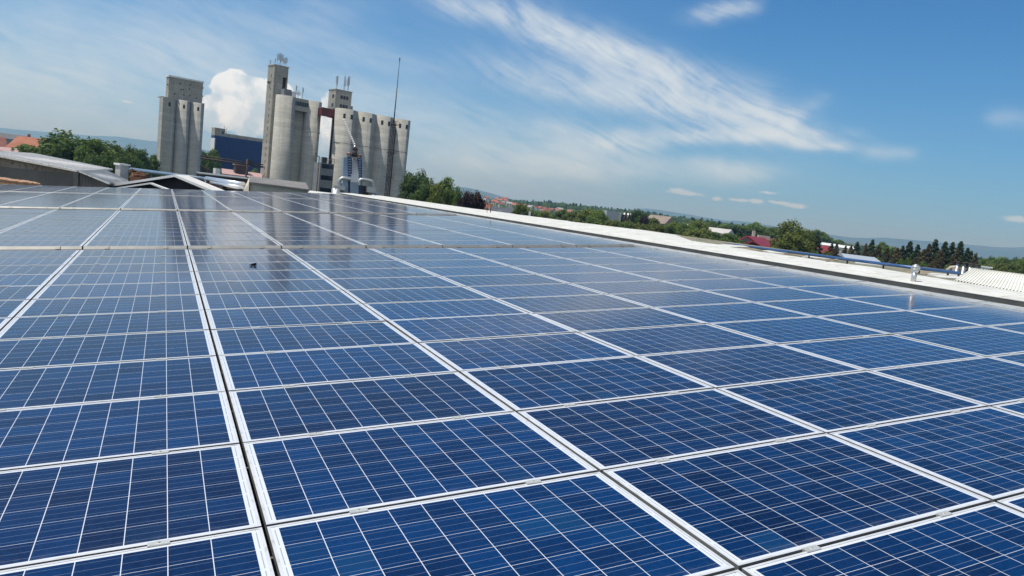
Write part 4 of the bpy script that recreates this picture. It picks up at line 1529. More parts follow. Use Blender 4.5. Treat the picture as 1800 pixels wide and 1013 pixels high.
tag(b.build('pale_vent_box', M_WHITE, None, f.M), 'pale open vent box on legs right of the flue pipes', 'vent')
# low building under the flues
f = Fac(1715, 40, 0, v=480)
t = empty('flat_roofed_annex', f.M, 'flat roofed annex carrying the four flue pipes', 'building')
MB().box(-2.5, 4.5, -.5, 8, 0, f.z(1705, 486) - .2).build('wall', M_WALLB, t)
MB().box(-2.6, 4.6, -.6, 8.1, f.z(1705, 486) - .2, f.z(1705, 486)).build('roof', M_ROOFDARK, t)
# dark little stand and small things on the ridge strip
f = Fac(862, 30, 0, v=370)
b = MB()
x, z = f.p(863.5, 360.0)
zb = f.z(863.5, 376)
b.tube((x, 0, zb), (x, 0, z), .018, n=6)
b.tube((x - .08, 0, z), (x + .08, 0, z), .012, n=6)
b.tube((x - .14, 0, zb + .03), (x - .16, 0, zb + .28), .012, n=6)
tag(b.build('metal_stake', M_STEELDK, None, f.M), 'thin dark metal stake standing on the far part of the white ridge', 'stake')
for (u, v, nm) in ((1100, 399.5, 'a'), (1119, 401.8, 'b')):
    pass
for i, (u, v) in enumerate(((1454.5, 459.2), (1468, 458.5))):
    f = Fac(u, 15.3 - i * .3, 0, v=v)
    x, z = f.p(u, v)
    b = MB()
    b.tube((x - .03, 0, z), (x + .03, .02, z + .015), .018, .03, n=7)
    b.tube((x + .01, .0, z + .01), (x + .05, .01, z + .035), .02, .012, n=6)
    tag(b.build('debris', M_WALLB, None, f.M), 'small brown lump of debris on the mossy roof, %s' % ('left of the two', 'right of the two')[i], 'debris', 'debris lumps on the mossy roof')
# dark bird-sized clump on a panel
q = on_plane(444.5, 467.5, 0.0)
b = MB()
for (dx_, dy_, dz_, r1) in ((0, 0, .016, .022), (.028, .01, .016, .018), (-.032, .01, .010, .013), (.012, .02, .032, .014)):
    for a in range(2):
        b.tube((dx_ - r1, dy_, dz_ - r1 * .5), (dx_ + r1, dy_ + .01, dz_ + r1 * .5), r1 * .55, r1 * .8, n=8)
b.tube((-.05, -.02, .01), (.05, .02, .05), .006, n=5)
o = b.build('dark_clump', M_BLACK, None, Matrix.Translation(q))
tag(o, 'small dark clump of twigs lying on a panel in the second column', 'twigs')

# ------------------------------------------------------------------ ground, hills
M_GROUND = mat('fields and grass', (0.055, 0.075, 0.028), (0.115, 0.105, 0.045), 0.006, 0.95, c3=(0.04, 0.06, 0.022), s3=0.03)
b = MB()
G = 14000
n = 28
for i in range(n):
    for j in range(n):
        x0, x1 = -G + 2 * G * i / n, -G + 2 * G * (i + 1) / n
        y0, y1 = -3000 + (G + 3000) * j / n, -3000 + (G + 3000) * (j + 1) / n
        b.face([(x0, y0, 0), (x1, y0, 0), (x1, y1, 0), (x0, y1, 0)])
tag(b.build('ground', M_GROUND), kind='structure')
M_HILL = mat('wooded hills', (0.035, 0.058, 0.020), (0.06, 0.085, 0.032), 0.003, 0.95, c3=(0.09, 0.10, 0.045), s3=0.008)
def hill_range(prof, D, depth, name):
    """prof: (u, v) skyline seen in the photo; a real ridge with front and back slopes"""
    top = []
    P = [at(u, v, D) for u, v in prof]
    xs_ = []
    m = []
    for a_, c_ in zip(P, P[1:]):
        k = max(2, int((c_ - a_).length / 90))
        for i in range(k):
            m.append(a_.lerp(c_, i / k))
    m.append(P[-1])
    b = MB()
    rows = 9
    grid = []
    for i, p in enumerate(m):
        colm = []
        h = max(p.z, 3)
        for r in range(rows):
            s_ = r / (rows - 1) * 2 - 1          # -1 front foot, 0 crest, 1 back foot
            zz = h * (0.5 + 0.5 * math.cos(PI * s_)) if abs(s_) > .01 else h
            nz = mnoise.noise(Vector((p.x / 420, (D + s_ * depth) / 420, .5)))
            zz = zz * (1 + (.0 if abs(s_) < .01 else .18 * nz)) + (0 if abs(s_) < .95 else -6)
            if 0 < abs(s_) < .3: zz = min(zz, h * .96)
            k = 1 + s_ * depth / D * .0
            colm.append(Vector((p.x, p.y + s_ * depth, zz)))
        grid.append(colm)
    for i in range(len(grid) - 1):
        for r in range(rows - 1):
            b.face([grid[i][r], grid[i + 1][r], grid[i + 1][r + 1], grid[i][r + 1]], smooth=True)
    tag(b.build(name, M_HILL), kind='structure')
def sm(prof, amp=.7, seed=0):
    out = []
    for (u0, v0), (u1, v1) in zip(prof, prof[1:]):
        k = max(1, int((u1 - u0) / 14))
        for i in range(k):
            s_ = i / k
            e = (1 - math.cos(PI * s_)) / 2
            u = u0 + (u1 - u0) * s_
            out.append((u, v0 + (v1 - v0) * (e * .5 + s_ * .5) + amp * mnoise.noise(Vector((u / 22, seed, 0)))))
    out.append(prof[-1])
    return out
hill_range(sm([(-260, 222), (-120, 214), (0, 224.5), (40, 229), (95, 233), (160, 238.5), (205, 240), (240, 245), (275, 249), (330, 258), (420, 276), (500, 296)]), 8200, 900, 'hills')
hill_range(sm([(640, 324), (720, 330), (770, 331.5), (800, 330), (818, 329.6), (835, 333), (862, 339.5), (890, 348), (930, 357)], .5, 2), 7000, 600, 'hills')
hill_range(sm([(1080, 374), (1110, 368), (1135, 366.5), (1160, 369.5), (1200, 375.5), (1250, 384), (1275, 388), (1292, 388), (1320, 391), (1345, 395), (1375, 400), (1410, 409), (1440, 414)], .5, 3), 8600, 600, 'hills')
hill_range(sm([(1385, 413), (1410, 409.5), (1432, 409), (1465, 414), (1500, 418), (1530, 418.5), (1555, 418), (1600, 421.5), (1640, 425), (1680, 428.5), (1710, 431), (1745, 434), (1778, 435.5), (1800, 434.5), (1850, 436), (1950, 452)], .6, 4), 7600, 700, 'hills')
M_FIELD = mat('pale green field', (0.10, 0.17, 0.05), (0.14, 0.20, 0.07), 0.01, 0.95)

# ------------------------------------------------------------------ trees
def leaf_mat(name, dark, light, yellow=None):
    m = bpy.data.materials.new(name)
    m.use_nodes = True
    t = NT(m.node_tree)
    b = t.n['Principled BSDF']
    tc = t.new('ShaderNodeTexCoord')
    f = t.noise(tc.outputs['Object'], 0.9, 4, 0.65)
    g = t.noise(tc.outputs['Object'], 5.0, 2, 0.6)
    c = t.mix(t.mapr(t.m('ADD', t.m('MULTIPLY', f, .6), t.m('MULTIPLY', g, .4)), .38, .62), dark, light)
    oi = t.new('ShaderNodeObjectInfo')
    k = t.mapr(oi.outputs['Random'], 0, 1, .8, 1.2)
    c = t.mix(1.0, c, t.xyz(k, k, k), 'MULTIPLY')
    t.l.new(c, b.inputs['Base Color'])
    b.inputs['Roughness'].default_value = .7
    b.inputs['Specular IOR Level'].default_value = .25
    tr = t.new('ShaderNodeBsdfTranslucent')
    t.l.new(c, tr.inputs[0])
    mx = t.new('ShaderNodeMixShader')
    mx.inputs[0].default_value = .32
    t.l.new(b.outputs[0], mx.inputs[1])
    t.l.new(tr.outputs[0], mx.inputs[2])
    t.l.new(mx.outputs[0], t.n['Material Output'].inputs[0])
    return m
L_GREEN = leaf_mat('mid green leaves', (0.070, 0.124, 0.023), (0.194, 0.263, 0.058))
L_DARK = leaf_mat('dark green leaves', (0.043, 0.078, 0.021), (0.127, 0.189, 0.044))
L_YEL = leaf_mat('yellow green leaves', (0.093, 0.128, 0.026), (0.225, 0.257, 0.058))
L_RED = leaf_mat('dark purple leaves', (0.031, 0.016, 0.013), (0.065, 0.031, 0.024))
L_NEEDLE = leaf_mat('dark conifer needles', (0.036, 0.060, 0.018), (0.091, 0.120, 0.037))
L_BROWN = leaf_mat('brownish conifer needles', (0.070, 0.062, 0.024), (0.166, 0.133, 0.053))
M_BARK = mat('bark', (0.06, 0.045, 0.03), (0.10, 0.08, 0.055), 3, .95)
def crown_mesh(seed, H, R, nleaf, leaf, shape='round', zb=0.25):
    """leaf-size faces clustered in clumps through the crown volume of a tree H high"""
    rn = random.Random(seed)
    b = MB()
    clumps = []
    nc = 52 if shape == 'round' else 46
    for k in range(nc):
        if shape == 'round':
            while True:
                p = Vector((rn.uniform(-1, 1), rn.uniform(-1, 1), rn.uniform(-1, 1)))
                if .45 < p.length < 1: break
            zc = zb * H + (1 - zb) * H * (.5 + .42 * p.z)
            clumps.append((Vector((p.x * R * .84, p.y * R * .84, zc)), R * rn.uniform(.18, .40)))
        elif shape == 'cone':
            s_ = (k + .5) / nc
            zc = zb * H + (1 - zb) * H * (s_ ** .9)
            rr = R * (1 - s_) ** .85 * rn.uniform(.45, 1.0)
            a = k * 2.4
            clumps.append((Vector((rr * math.cos(a), rr * math.sin(a), zc)), R * (.10 + .22 * (1 - s_))))
        else:                                    # ragged birch-like
            p = Vector((rn.gauss(0, .45), rn.gauss(0, .45), rn.uniform(-1, 1)))
            zc = zb * H + (1 - zb) * H * (.5 + .47 * p.z)
            w = 1.0 - .55 * max(0, p.z) - .2 * max(0, -p.z)
            clumps.append((Vector((p.x * R * w, p.y * R * w, zc)), R * rn.uniform(.14, .30)))
    tot = sum(r * r for _, r in clumps)
    for c_, r in clumps:
        n = int(nleaf * r * r / tot)
        for i in range(n):
            d = Vector((rn.gauss(0, 1), rn.gauss(0, 1), rn.gauss(0, 1))).normalized()
            q = c_ + Vector((d.x, d.y, d.z * (.78 if shape == 'round' else 1))) * r * (rn.random() ** .4) * rn.uniform(.8, 1.15)
            if shape == 'cone': q.z -= .25 * (q.xy.length) * .5
            nr_ = (d + Vector((rn.gauss(0, .5), rn.gauss(0, .5), rn.gauss(.35, .5)))).normalized()
            a = nr_.orthogonal().normalized()
            e = nr_.cross(a)
            t_ = rn.uniform(0, 2 * PI)
            a, e = a * math.cos(t_) + e * math.sin(t_), e * math.cos(t_) - a * math.sin(t_)
            s_ = leaf * rn.uniform(.6, 1.3)
            b.face([q - a * s_, q - e * s_ * .6, q + a * s_, q + e * s_ * .6])
    return b, clumps
def trunk_mb(H, R, clumps, r0, seed, top=.85):
    rn = random.Random(seed)
    b = MB()
    b.tube((0, 0, 0), (0, 0, H * top), r0, r0 * .2, n=8)
    for c_, r in clumps[::2]:
        z0 = max(.15 * H, c_.z - c_.xy.length * rn.uniform(.5, 1.0) - .3)
        b.tube((0, 0, min(z0, H * .8)), c_, r0 * .28, r0 * .08, n=5)
    return b
PROTO = {}
def proto(key, seed, H, R, nleaf, leaf, shape, lm, zb=.25):
    cb, cl = crown_mesh(seed, H, R, nleaf, leaf, shape, zb)
    tb = trunk_mb(H, R, cl, H * .022, seed, .85 if shape != 'cone' else .97)
    def mk(bm, nm, m_):
        me = bpy.data.meshes.new(nm)
        me.from_pydata([tuple(v) for v in bm.v], [], bm.f)
        me.materials.append(m_)
        me.update()
        return me
    PROTO[key] = (mk(cb, 'crown', lm), mk(tb, 'trunk', M_BARK), H, R)
proto('round_a', 1, 12, 5.2, 9000, .27, 'round', L_GREEN, .30)
proto('round_b', 2, 12, 4.6, 9000, .27, 'round', L_GREEN, .32)
proto('dark_a', 3, 12, 5.5, 11000, .27, 'round', L_DARK, .28)
proto('yel_a', 4, 10, 4.0, 6500, .25, 'round', L_YEL, .20)
proto('red_a', 5, 10, 4.3, 8000, .26, 'round', L_RED, .22)
proto('birch_a', 6, 14, 5.5, 6500, .24, 'birch', L_YEL, .10)
proto('con_a', 7, 15, 3.4, 9500, .24, 'cone', L_NEEDLE, .06)
proto('con_b', 8, 15, 3.0, 8000, .24, 'cone', L_NEEDLE, .06)
proto('con_br', 9, 12, 3.2, 6500, .22, 'cone', L_BROWN, .06)
proto('bush_y', 10, 4, 2.2, 2200, .14, 'round', L_YEL, .02)
proto('bush_g', 11, 5, 3.2, 3500, .18, 'round', L_GREEN, .0)
rt = random.Random(44)
GROUP = {'wood': 'trees of the green belt beyond the white ridge', 'con': 'conifers beyond the ridge pipe', 'left': 'trees behind the left sheds'}
def tree(key, u, v, D, wpx=None, label='', group=None, name='tree', base=0.0, cat='tree'):
    if group == GROUP['wood']: v -= 2.5; wpx = wpx and wpx * 1.15
    if group == GROUP['con']: v -= 1.5
    """crown top at photo pixel (u, v), D metres ahead; wpx = crown width in photo pixels"""
    cm, tm, H, R = PROTO[key]
    p = at(u, v, D)
    hs = (p.z - base) / H
    dist = (p - CAM).dot(FW)
    ws = hs if wpx is None else wpx * (1.9 if key.startswith('con') else 1.35) * dist / F_PX / (2 * R)
    r = empty(name, (p.x, p.y, base), label, cat, group)
    r.rotation_euler = (0, 0, rt.uniform(0, 6.28))
    r.scale = (ws, ws, hs)
    for nm, me in (('crown', cm), ('trunk', tm)):
        o = bpy.data.objects.new(nm, me)
        C.objects.link(o)
        o.parent = r
    return r
# left
tree('dark_a', 132, 231, 135, 122, 'big broad dark green tree behind the pale shed roof, largest on the left', GROUP['left'])
tree('round_a', 100, 243, 132, 60, 'leafy tree forming the lower left shoulder of the big dark tree', GROUP['left'])
tree('round_b', 168, 245, 128, 55, 'leafy tree at the right shoulder of the big dark tree', GROUP['left'])
tree('round_b', 203, 256, 150, 52, 'round green tree right of the big dark tree', GROUP['left'])
tree('dark_a', 232, 254, 158, 46, 'dark leafy tree with a pointed top near the squat silo', GROUP['left'])
tree('round_a', 256, 262, 160, 44, 'small round tree touching the left foot of the squat silo', GROUP['left'])
tree('dark_a', 222, 268, 140, 50, 'low dark tree below the gap left of the squat silo', GROUP['left'])
tree('dark_a', 180, 266, 120, 60, 'low dark tree in front of the right shoulder of big tree', GROUP['left'])
tree('round_b', 43, 253.5, 170, 40, 'small dark bushy tree in front of the orange roofed house', GROUP['left'])
tree('round_a', 366, 259, 270, 34, 'green tree seen between the squat silo and navy hall', GROUP['left'])
tree('round_b', 357, 267, 250, 30, 'low green tree close to right side of the squat silo', GROUP['left'])
tree('round_a', 374, 270, 240, 22, 'small green tree beside the pale end wall of navy hall', GROUP['left'])
tree('round_b', 449, 297, 215, 22, 'small bush like tree at the right end of pink roof', GROUP['left'])
tree('bush_y', 203, 309, 62, 17, 'pale yellow green bush growing beside the lean-to roof', None, 'bush', base=8.1, cat='bush')
# right of the silos
tree('dark_a', 739, 297, 150, 50, 'tall rounded tree standing against the last silo bin', None)
tree('dark_a', 752, 313, 146, 44, 'dark tree filling the gap between rounded tree and lighter tree', None)
tree('round_b', 787, 312.5, 140, 46, 'lighter green bushy tree in the middle of the three by silo', None)
tree('yel_a', 768, 322, 138, 34, 'small lighter tree left of the bushy middle tree', None)
tree('round_a', 808, 338, 138, 30, 'low green tree between bushy tree and dark purple tree', None)
tree('red_a', 831, 334.5, 130, 42, 'dark purple leaved tree on the ridge right of the bushy tree', None)
# mid distance belt behind the white ridge, each with its place
belt = [('yel_a', 919, 358, 170, 24, 'tall ragged green tree above the white roof left of blue lattice'), ('round_a', 945, 371, 230, 22, ''), ('yel_a', 960, 373, 220, 22, ''), ('round_b', 990, 371, 260, 26, ''), ('yel_a', 1006, 374, 240, 24, ''),
        ('round_a', 1024, 371, 240, 30, ''), ('yel_a', 1040, 369, 230, 34, ''), ('round_b', 1056, 372, 220, 30, ''), ('yel_a', 1072, 388, 190, 26, ''), ('round_a', 1094, 389, 190, 24, ''), ('yel_a', 1084, 388, 185, 18, ''),
        ('con_br', 1101, 376, 260, 12, ''), ('con_br', 1107, 378, 260, 10, ''), ('con_b', 1113.5, 377, 255, 12, ''), ('dark_a', 1126, 369.5, 265, 24, 'big dark round tree beside the grey box building'), ('red_a', 1133, 382, 250, 14, ''),
        ('yel_a', 1108, 390, 190, 20, ''), ('yel_a', 1122, 393, 185, 26, ''), ('yel_a', 1141, 394, 190, 28, ''), ('yel_a', 1157, 396, 185, 26, ''), ('round_a', 1172, 394, 190, 28, ''), ('yel_a', 1186, 391, 215, 26, ''), ('yel_a', 1148, 384, 280, 22, ''),
        ('round_a', 1207, 392, 200, 30, ''), ('yel_a', 1226, 388, 230, 34, ''), ('yel_a', 1222, 403, 175, 30, ''), ('yel_a', 1240, 403, 180, 30, ''), ('round_b', 1258, 411, 190, 34, ''), ('round_b', 1280, 413, 190, 36, ''), ('round_a', 1296, 413, 200, 20, ''),
        ('round_b', 1253, 391, 330, 24, ''), ('round_a', 1268, 394, 330, 26, ''), ('con_a', 1265, 391, 400, 10, ''), ('dark_a', 1292, 396, 340, 28, ''), ('round_a', 1310, 398, 340, 30, ''), ('round_b', 1330, 393.5, 350, 30, ''), ('round_a', 1348, 398, 340, 30, ''),
        ('round_a', 1364, 400, 330, 26, ''), ('yel_a', 1380, 406, 200, 20, ''), ('birch_a', 1401, 394, 150, 56, 'large ragged yellow green tree hiding the end of red roof'), ('birch_a', 1387, 404, 155, 28, ''), ('yel_a', 1419, 405, 160, 34, ''), ('yel_a', 1400, 410, 140, 40, ''),
        ('con_a', 1438, 416, 190, 22, ''), ('con_br', 1431, 424, 180, 18, ''), ('round_a', 1431, 404, 420, 20, ''), ('round_b', 1446, 410, 460, 22, ''), ('round_b', 1460, 420, 520, 20, ''), ('round_b', 1476, 424, 560, 20, '')]
wd = {'yel_a': 'yellow green bushy tree', 'round_a': 'mid green rounded tree', 'round_b': 'leafy green tree', 'dark_a': 'dark green tree', 'con_br': 'brownish slim conifer', 'con_b': 'slim dark conifer', 'con_a': 'dark pointed conifer', 'birch_a': 'ragged tall tree', 'red_a': 'dark purplish tree'}
marks = [(870, 'red trees'), (1005, 'the blue lattice'), (1066, 'the grey box building'), (1098, 'the grey box building'), (1160, 'the brown roofed hall'), (1262, 'the long white shed'), (1335, 'the red roof'), (1440, 'the red roof'), (1500, 'white curved roofs')]
seen = {}
belt.sort(key=lambda q: q[1])
order = {}
for key, u, v, D, w, lab in belt:
    order.setdefault(key, []).append(u)
for key, u, v, D, w, lab in belt:
    if not lab:
        i = order[key].index(u) + 1
        n_ = len(order[key])
        if n_ == 1: lab = wd[key] + ' in the green belt beyond the white ridge'
        else: lab = wd[key] + ' in belt beyond ridge, %s such from left' % (ORD + ['twenty-first', 'twenty-second'])[i]
    tree(key, u, v, D, w, lab, GROUP['wood'])
cons = [('con_b', 1463, 430, 210, 17), ('con_br', 1472, 429, 200, 16), ('con_br', 1487, 434, 190, 15), ('con_br', 1497, 433, 190, 16), ('con_a', 1508, 427, 220, 20), ('con_br', 1523, 430, 200, 16), ('con_a', 1534.5, 423, 215, 20), ('con_br', 1546, 434, 200, 22),
        ('round_b', 1552, 427, 300, 24), ('con_br', 1560, 438, 190, 22), ('round_a', 1568, 433, 240, 26), ('con_br', 1578, 438, 180, 24), ('con_b', 1588, 434, 190, 20), ('con_a', 1601, 426, 190, 26), ('con_b', 1614.5, 432, 185, 22), ('con_br', 1625, 440, 170, 24),
        ('con_br', 1634, 431, 180, 24), ('con_a', 1646, 423, 185, 28), ('con_br', 1655, 440, 165, 24), ('con_a', 1663, 427, 180, 26), ('con_b', 1675.5, 428, 185, 24), ('con_br', 1683, 440, 170, 24), ('con_a', 1690, 426.5, 180, 28), ('con_b', 1702, 438, 175, 22),
        ('con_br', 1716, 447, 165, 22), ('con_b', 1708, 443, 185, 20)]
rc = random.Random(77)
u_ = 1455
while u_ < 1728:
    v_ = 414 + (u_ - 1380) * .1246 + rc.uniform(12, 19)
    cons.append((rc.choice(['con_br', 'con_br', 'yel_a', 'round_b', 'con_br']), round(u_, 1), v_, rc.uniform(140, 160), rc.uniform(16, 24)))
    u_ += rc.uniform(9, 15)
cons.sort(key=lambda q: q[1])
for i, (key, u, v, D, w) in enumerate(cons):
    kind = {'con_a': 'tall dark conifer', 'con_b': 'slim dark conifer', 'con_br': 'brownish conifer', 'round_b': 'round leafy tree', 'round_a': 'green leafy tree', 'yel_a': 'low yellow green tree'}[key]
    same = [q[1] for q in cons if q[0] == key]
    k_ = same.index(u) + 1
    lab = '%s in row beyond ridge pipe, %s such from left' % (kind, (ORD + ['twenty-first', 'twenty-second', 'twenty-third', 'twenty-fourth', 'twenty-fifth', 'twenty-sixth', 'twenty-seventh', 'twenty-eighth', 'twenty-ninth', 'thirtieth'])[k_]) if len(same) > 1 else kind + ' standing in the conifer row beyond the ridge pipe'
    tree(key, u, v, D, w, lab, GROUP['con'])
for i, (key, u, v, D, w) in enumerate([('round_b', 1732, 455, 240, 28), ('dark_a', 1745, 450, 260, 26), ('round_a', 1757, 449, 250, 30), ('dark_a', 1772, 453, 240, 26), ('yel_a', 1765, 461, 200, 22), ('dark_a', 1786, 451, 250, 28), ('yel_a', 1790, 462, 190, 22), ('round_b', 1803, 452, 240, 28), ('yel_a', 1777, 460, 190, 22), ('dark_a', 1818, 454, 240, 30), ('yel_a', 1745, 462, 190, 24)]):
    lab = '%s in clump above ivory corrugated roof, %s from left' % ({'round_b': 'leafy tree', 'dark_a': 'dark bushy tree', 'round_a': 'green rounded tree', 'yel_a': 'light green low tree'}[key], ORD[i + 1])
    tree(key, u, v, D, w, lab, 'trees above the corrugated roof')

# far woods: one mass of small faces, thick with depth
def forest(spec, name, label, lm, leaf=1.1):
    b = MB()
    rn = random.Random(12)
    for (u0, v0, u1, v1, Dn, Df, n) in spec:
        for k in range(n):
            s_ = rn.random()
            u = u0 + (u1 - u0) * s_
            D = rn.uniform(Dn, Df)
            p = at(u, v0 + (v1 - v0) * s_, Df)
            h = p.z * (0.72 + .28 * (D - Dn) / (Df - Dn + 1)) * rn.uniform(.78, 1.0)
            h = max(6, min(h, 34))
            q = at(u, 400, D)
            w = rn.uniform(.28, .5) * h
            con = rn.random() < .15
            if con: h *= 1.15; w *= .5
            for i in range(70):
                d = Vector((rn.gauss(0, 1), rn.gauss(0, 1), rn.gauss(0, 1))).normalized()
                zz = h * .5 * (1 + d.z)
                ww = w * (1 - zz / h) * 1.6 if con else w
                c_ = Vector((q.x + d.x * ww, q.y + d.y * ww, zz))
                nr_ = (d + Vector((rn.gauss(0, .4), rn.gauss(0, .4), rn.gauss(.3, .4)))).normalized()
                a = nr_.orthogonal().normalized()
                e = nr_.cross(a)
                s2 = leaf * h / 14 * rn.uniform(.7, 1.4)
                b.face([c_ - a * s2, c_ - e * s2, c_ + a * s2, c_ + e * s2])
    o = b.build(name, lm)
    tag(o, label, 'woods', kind='stuff')
forest([(845, 345, 900, 349, 1300, 1500, 60), (900, 350, 960, 353, 1100, 1500, 110), (955, 352.5, 1040, 361, 900, 1500, 190), (1035, 361, 1130, 371, 850, 1400, 190), (1130, 372, 1210, 382, 800, 1400, 170), (1205, 381, 1300, 394, 750, 1300, 190), (1300, 394, 1400, 408, 700, 1200, 140), (1400, 409, 1500, 428, 650, 1000, 120),
        (1490, 432, 1620, 444, 600, 1000, 110), (1600, 441, 1850, 463, 500, 900, 160), (0, 240, 120, 256, 700, 1100, 90), (120, 252, 300, 276, 400, 800, 110), (340, 280, 520, 300, 400, 800, 60), (700, 345, 860, 352, 500, 1000, 90)],
       'woods', 'far mass of dark green woodland and hedges below the hills', L_DARK, 1.0)
forest([(860, 362, 1000, 380, 350, 800, 120), (1000, 378, 1200, 402, 300, 700, 130), (1200, 402, 1400, 425, 300, 650, 90), (1440, 436, 1800, 475, 250, 600, 130), (20, 262, 260, 285, 220, 420, 60)],
       'undergrowth', 'hedges and scrub filling the ground between town and warehouse', L_GREEN, .7)

# ------------------------------------------------------------------ houses
M_RTILE = mat('red tile roof', (0.24, 0.085, 0.055), (0.33, 0.13, 0.085), 0.5, .85, randv=.3)
M_OTILE = mat('orange tile roof', (0.34, 0.12, 0.065), (0.42, 0.165, 0.095), 0.4, .85)
M_HWALL = mat('pale house wall', (0.55, 0.54, 0.50), (0.66, 0.65, 0.60), 0.5, .9, randv=.15)
def house(u, v, D, wpx, wallh, roofh, dep, yaw, wm, rm, label, name='house', cat='house', group=None, windows=0, hip=0.0, chim=0, base_from_top=True):
    """ridge top at pixel (u, v)"""
    f = Fac(u, D, yaw, v=v)
    x, z = f.p(u, v)
    k = (at(u, v, D) - CAM).dot(FW) / F_PX
    w = wpx * k
    zr = z
    ze = zr - roofh
    zb = 0.0
    t = empty(name, f.M, label, cat, group)
    MB().box(x - w / 2, x + w / 2, 0, dep, zb, ze).build('wall', wm, t)
    b = MB()
    o_ = .35
    x0, x1 = x - w / 2 - o_, x + w / 2 + o_
    h = hip * w
    A, B_, C_, D_ = (x0, -o_, ze), (x1, -o_, ze), (x1, dep + o_, ze), (x0, dep + o_, ze)
    R0, R1 = (x0 + h, dep / 2, zr), (x1 - h, dep / 2, zr)
    b.face([A, B_, R1, R0])
    b.face([C_, D_, R0, R1])
    b.face([D_, A, R0])
    b.face([B_, C_, R1])
    b.face([D_, C_, B_, A])
    rf = b.build('roof', rm, t)
    if chim:
        MB().box(x - w * .2, x - w * .2 + .7, dep * .55, dep * .55 + .7, ze, zr + 1.0).build('chimney', M_RTILE, rf)
    if windows:
        for k2 in range(windows):
            xx = x - w / 2 + w * (k2 + .5) / windows
            MB().box(xx - .55, xx + .55, -.06, .1, ze - 2.2, ze - .9).build('window', M_WIN, t)
    return t, f
# left: white house with orange roof
house(48, 240.5, 300, 55, 8, 4.8, 12, -22, M_HWALL, M_OTILE, 'long white house with a bright orange tiled roof at far left', windows=7, hip=.12, chim=1)
house(-6, 240, 330, 26, 8, 4.0, 12, 10, M_HWALL, M_RTILE, 'white house with a dull red roof at the very left edge', windows=3)
house(80, 249, 380, 30, 8, 2.0, 14, 10, mat('grey house wall', (.36, .37, .36), (.44, .45, .43), .5, .9), mat('grey roof', (.30, .29, .28), (.38, .37, .35), .5, .9), 'grey walled house right of the orange roofed house', windows=4)
house(10, 259.5, 200, 40, 3, .8, 9, 5, M_WALLB, M_PINKROOF, 'low outbuilding with a faded roof in front of the orange roofed house')
house(22, 236, 520, 40, 8, 3, 16, 0, M_GREYSTEEL, M_ROOFDARK, 'dark roofed hall peeping over the orange roofed house')
f = Fac(97, 600, 0, v=245)
b = MB()
x, z = f.p(97, 242.5)
for k in range(9):
    a0 = k * PI / 9
    b.v += []
n = 18
for i in range(n):
    a0, a1 = PI * i / n, PI * (i + 1) / n
    R0_ = 5.5
    b.face([(x + R0_ * math.cos(a0), 0, z - R0_ * .9 + R0_ * .9 * math.sin(a0)), (x + R0_ * math.cos(a0), 14, z - R0_ * .9 + R0_ * .9 * math.sin(a0)), (x + R0_ * math.cos(a1), 14, z - R0_ * .9 + R0_ * .9 * math.sin(a1)), (x + R0_ * math.cos(a1), 0, z - R0_ * .9 + R0_ * .9 * math.sin(a1))])
b.box(x - 5.5, x + 5.5, 0.1, 13.9, 0, z - 5)
tag(b.build('storage_dome', M_WHITE, None, f.M), 'white domed storage hall beside the crown of the big dark tree', 'hall')
# town
rh = random.Random(21)
towns = [(858, 345.5, 1050), (872, 346.5, 1000), (879, 349.5, 960), (885, 348, 1020), (891, 350.5, 900), (896, 355, 820), (903, 356.5, 800), (908, 357.5, 820), (889, 346.5, 1080), (868, 351, 900), (876, 353.5, 860), (884, 355.5, 840), (930, 360.5, 850), (938, 361.5, 860), (946, 362.5, 840),
         (953, 363, 820), (960, 364.5, 780), (968, 365.5, 780), (976, 366.5, 800), (983, 367.5, 820), (957, 368, 700), (966, 369, 700), (988, 365.5, 900), (921, 359, 900), (914, 359, 860), (1002, 368.5, 820), (1012, 369.5, 800)]
nm_t = len(towns)
towns.sort()
cols = [('red', M_RTILE), ('orange', M_OTILE), ('grey', mat('grey roof', (.30, .29, .28), (.38, .37, .35), .5, .9))]
for i, (u, v, D) in enumerate(towns):
    ci_ = rh.choice([0, 0, 0, 1, 2])
    lab = 'small %s roofed house in the distant town, %s from its left' % (cols[ci_][0], (ORD + ['twenty-first', 'twenty-second', 'twenty-third', 'twenty-fourth', 'twenty-fifth', 'twenty-sixth', 'twenty-seventh', 'twenty-eighth'])[i + 1])
    house(u, v, D, rh.uniform(6, 10), 4.5, rh.uniform(1.8, 2.6), rh.uniform(8, 11), rh.uniform(-40, 40), M_HWALL, cols[ci_][1], lab, group='houses of the distant town', windows=2)
house(886, 365.5, 260, 46, 4, 2.0, 12, 4, M_PINK, mat('dark slate roof', (.07, .075, .09), (.10, .105, .12), .5, .8), 'long low building with a dark slate roof behind the white ridge', windows=0)
f = Fac(879, 256, 4, v=370)
x, z = f.p(879, 371)
o = MB().box(x - .85, x + .85, -.1, .1, z - .4, z + .35).build('roof_sign', M_WHITE, None, f.M)
tag(o, 'small blank white board on the dark slate roof', 'sign board')
house(858.5, 357.5, 250, 10, 4, 1.8, 6, 0, M_PINK, M_RTILE, 'small red hut left of the dark slate roof')
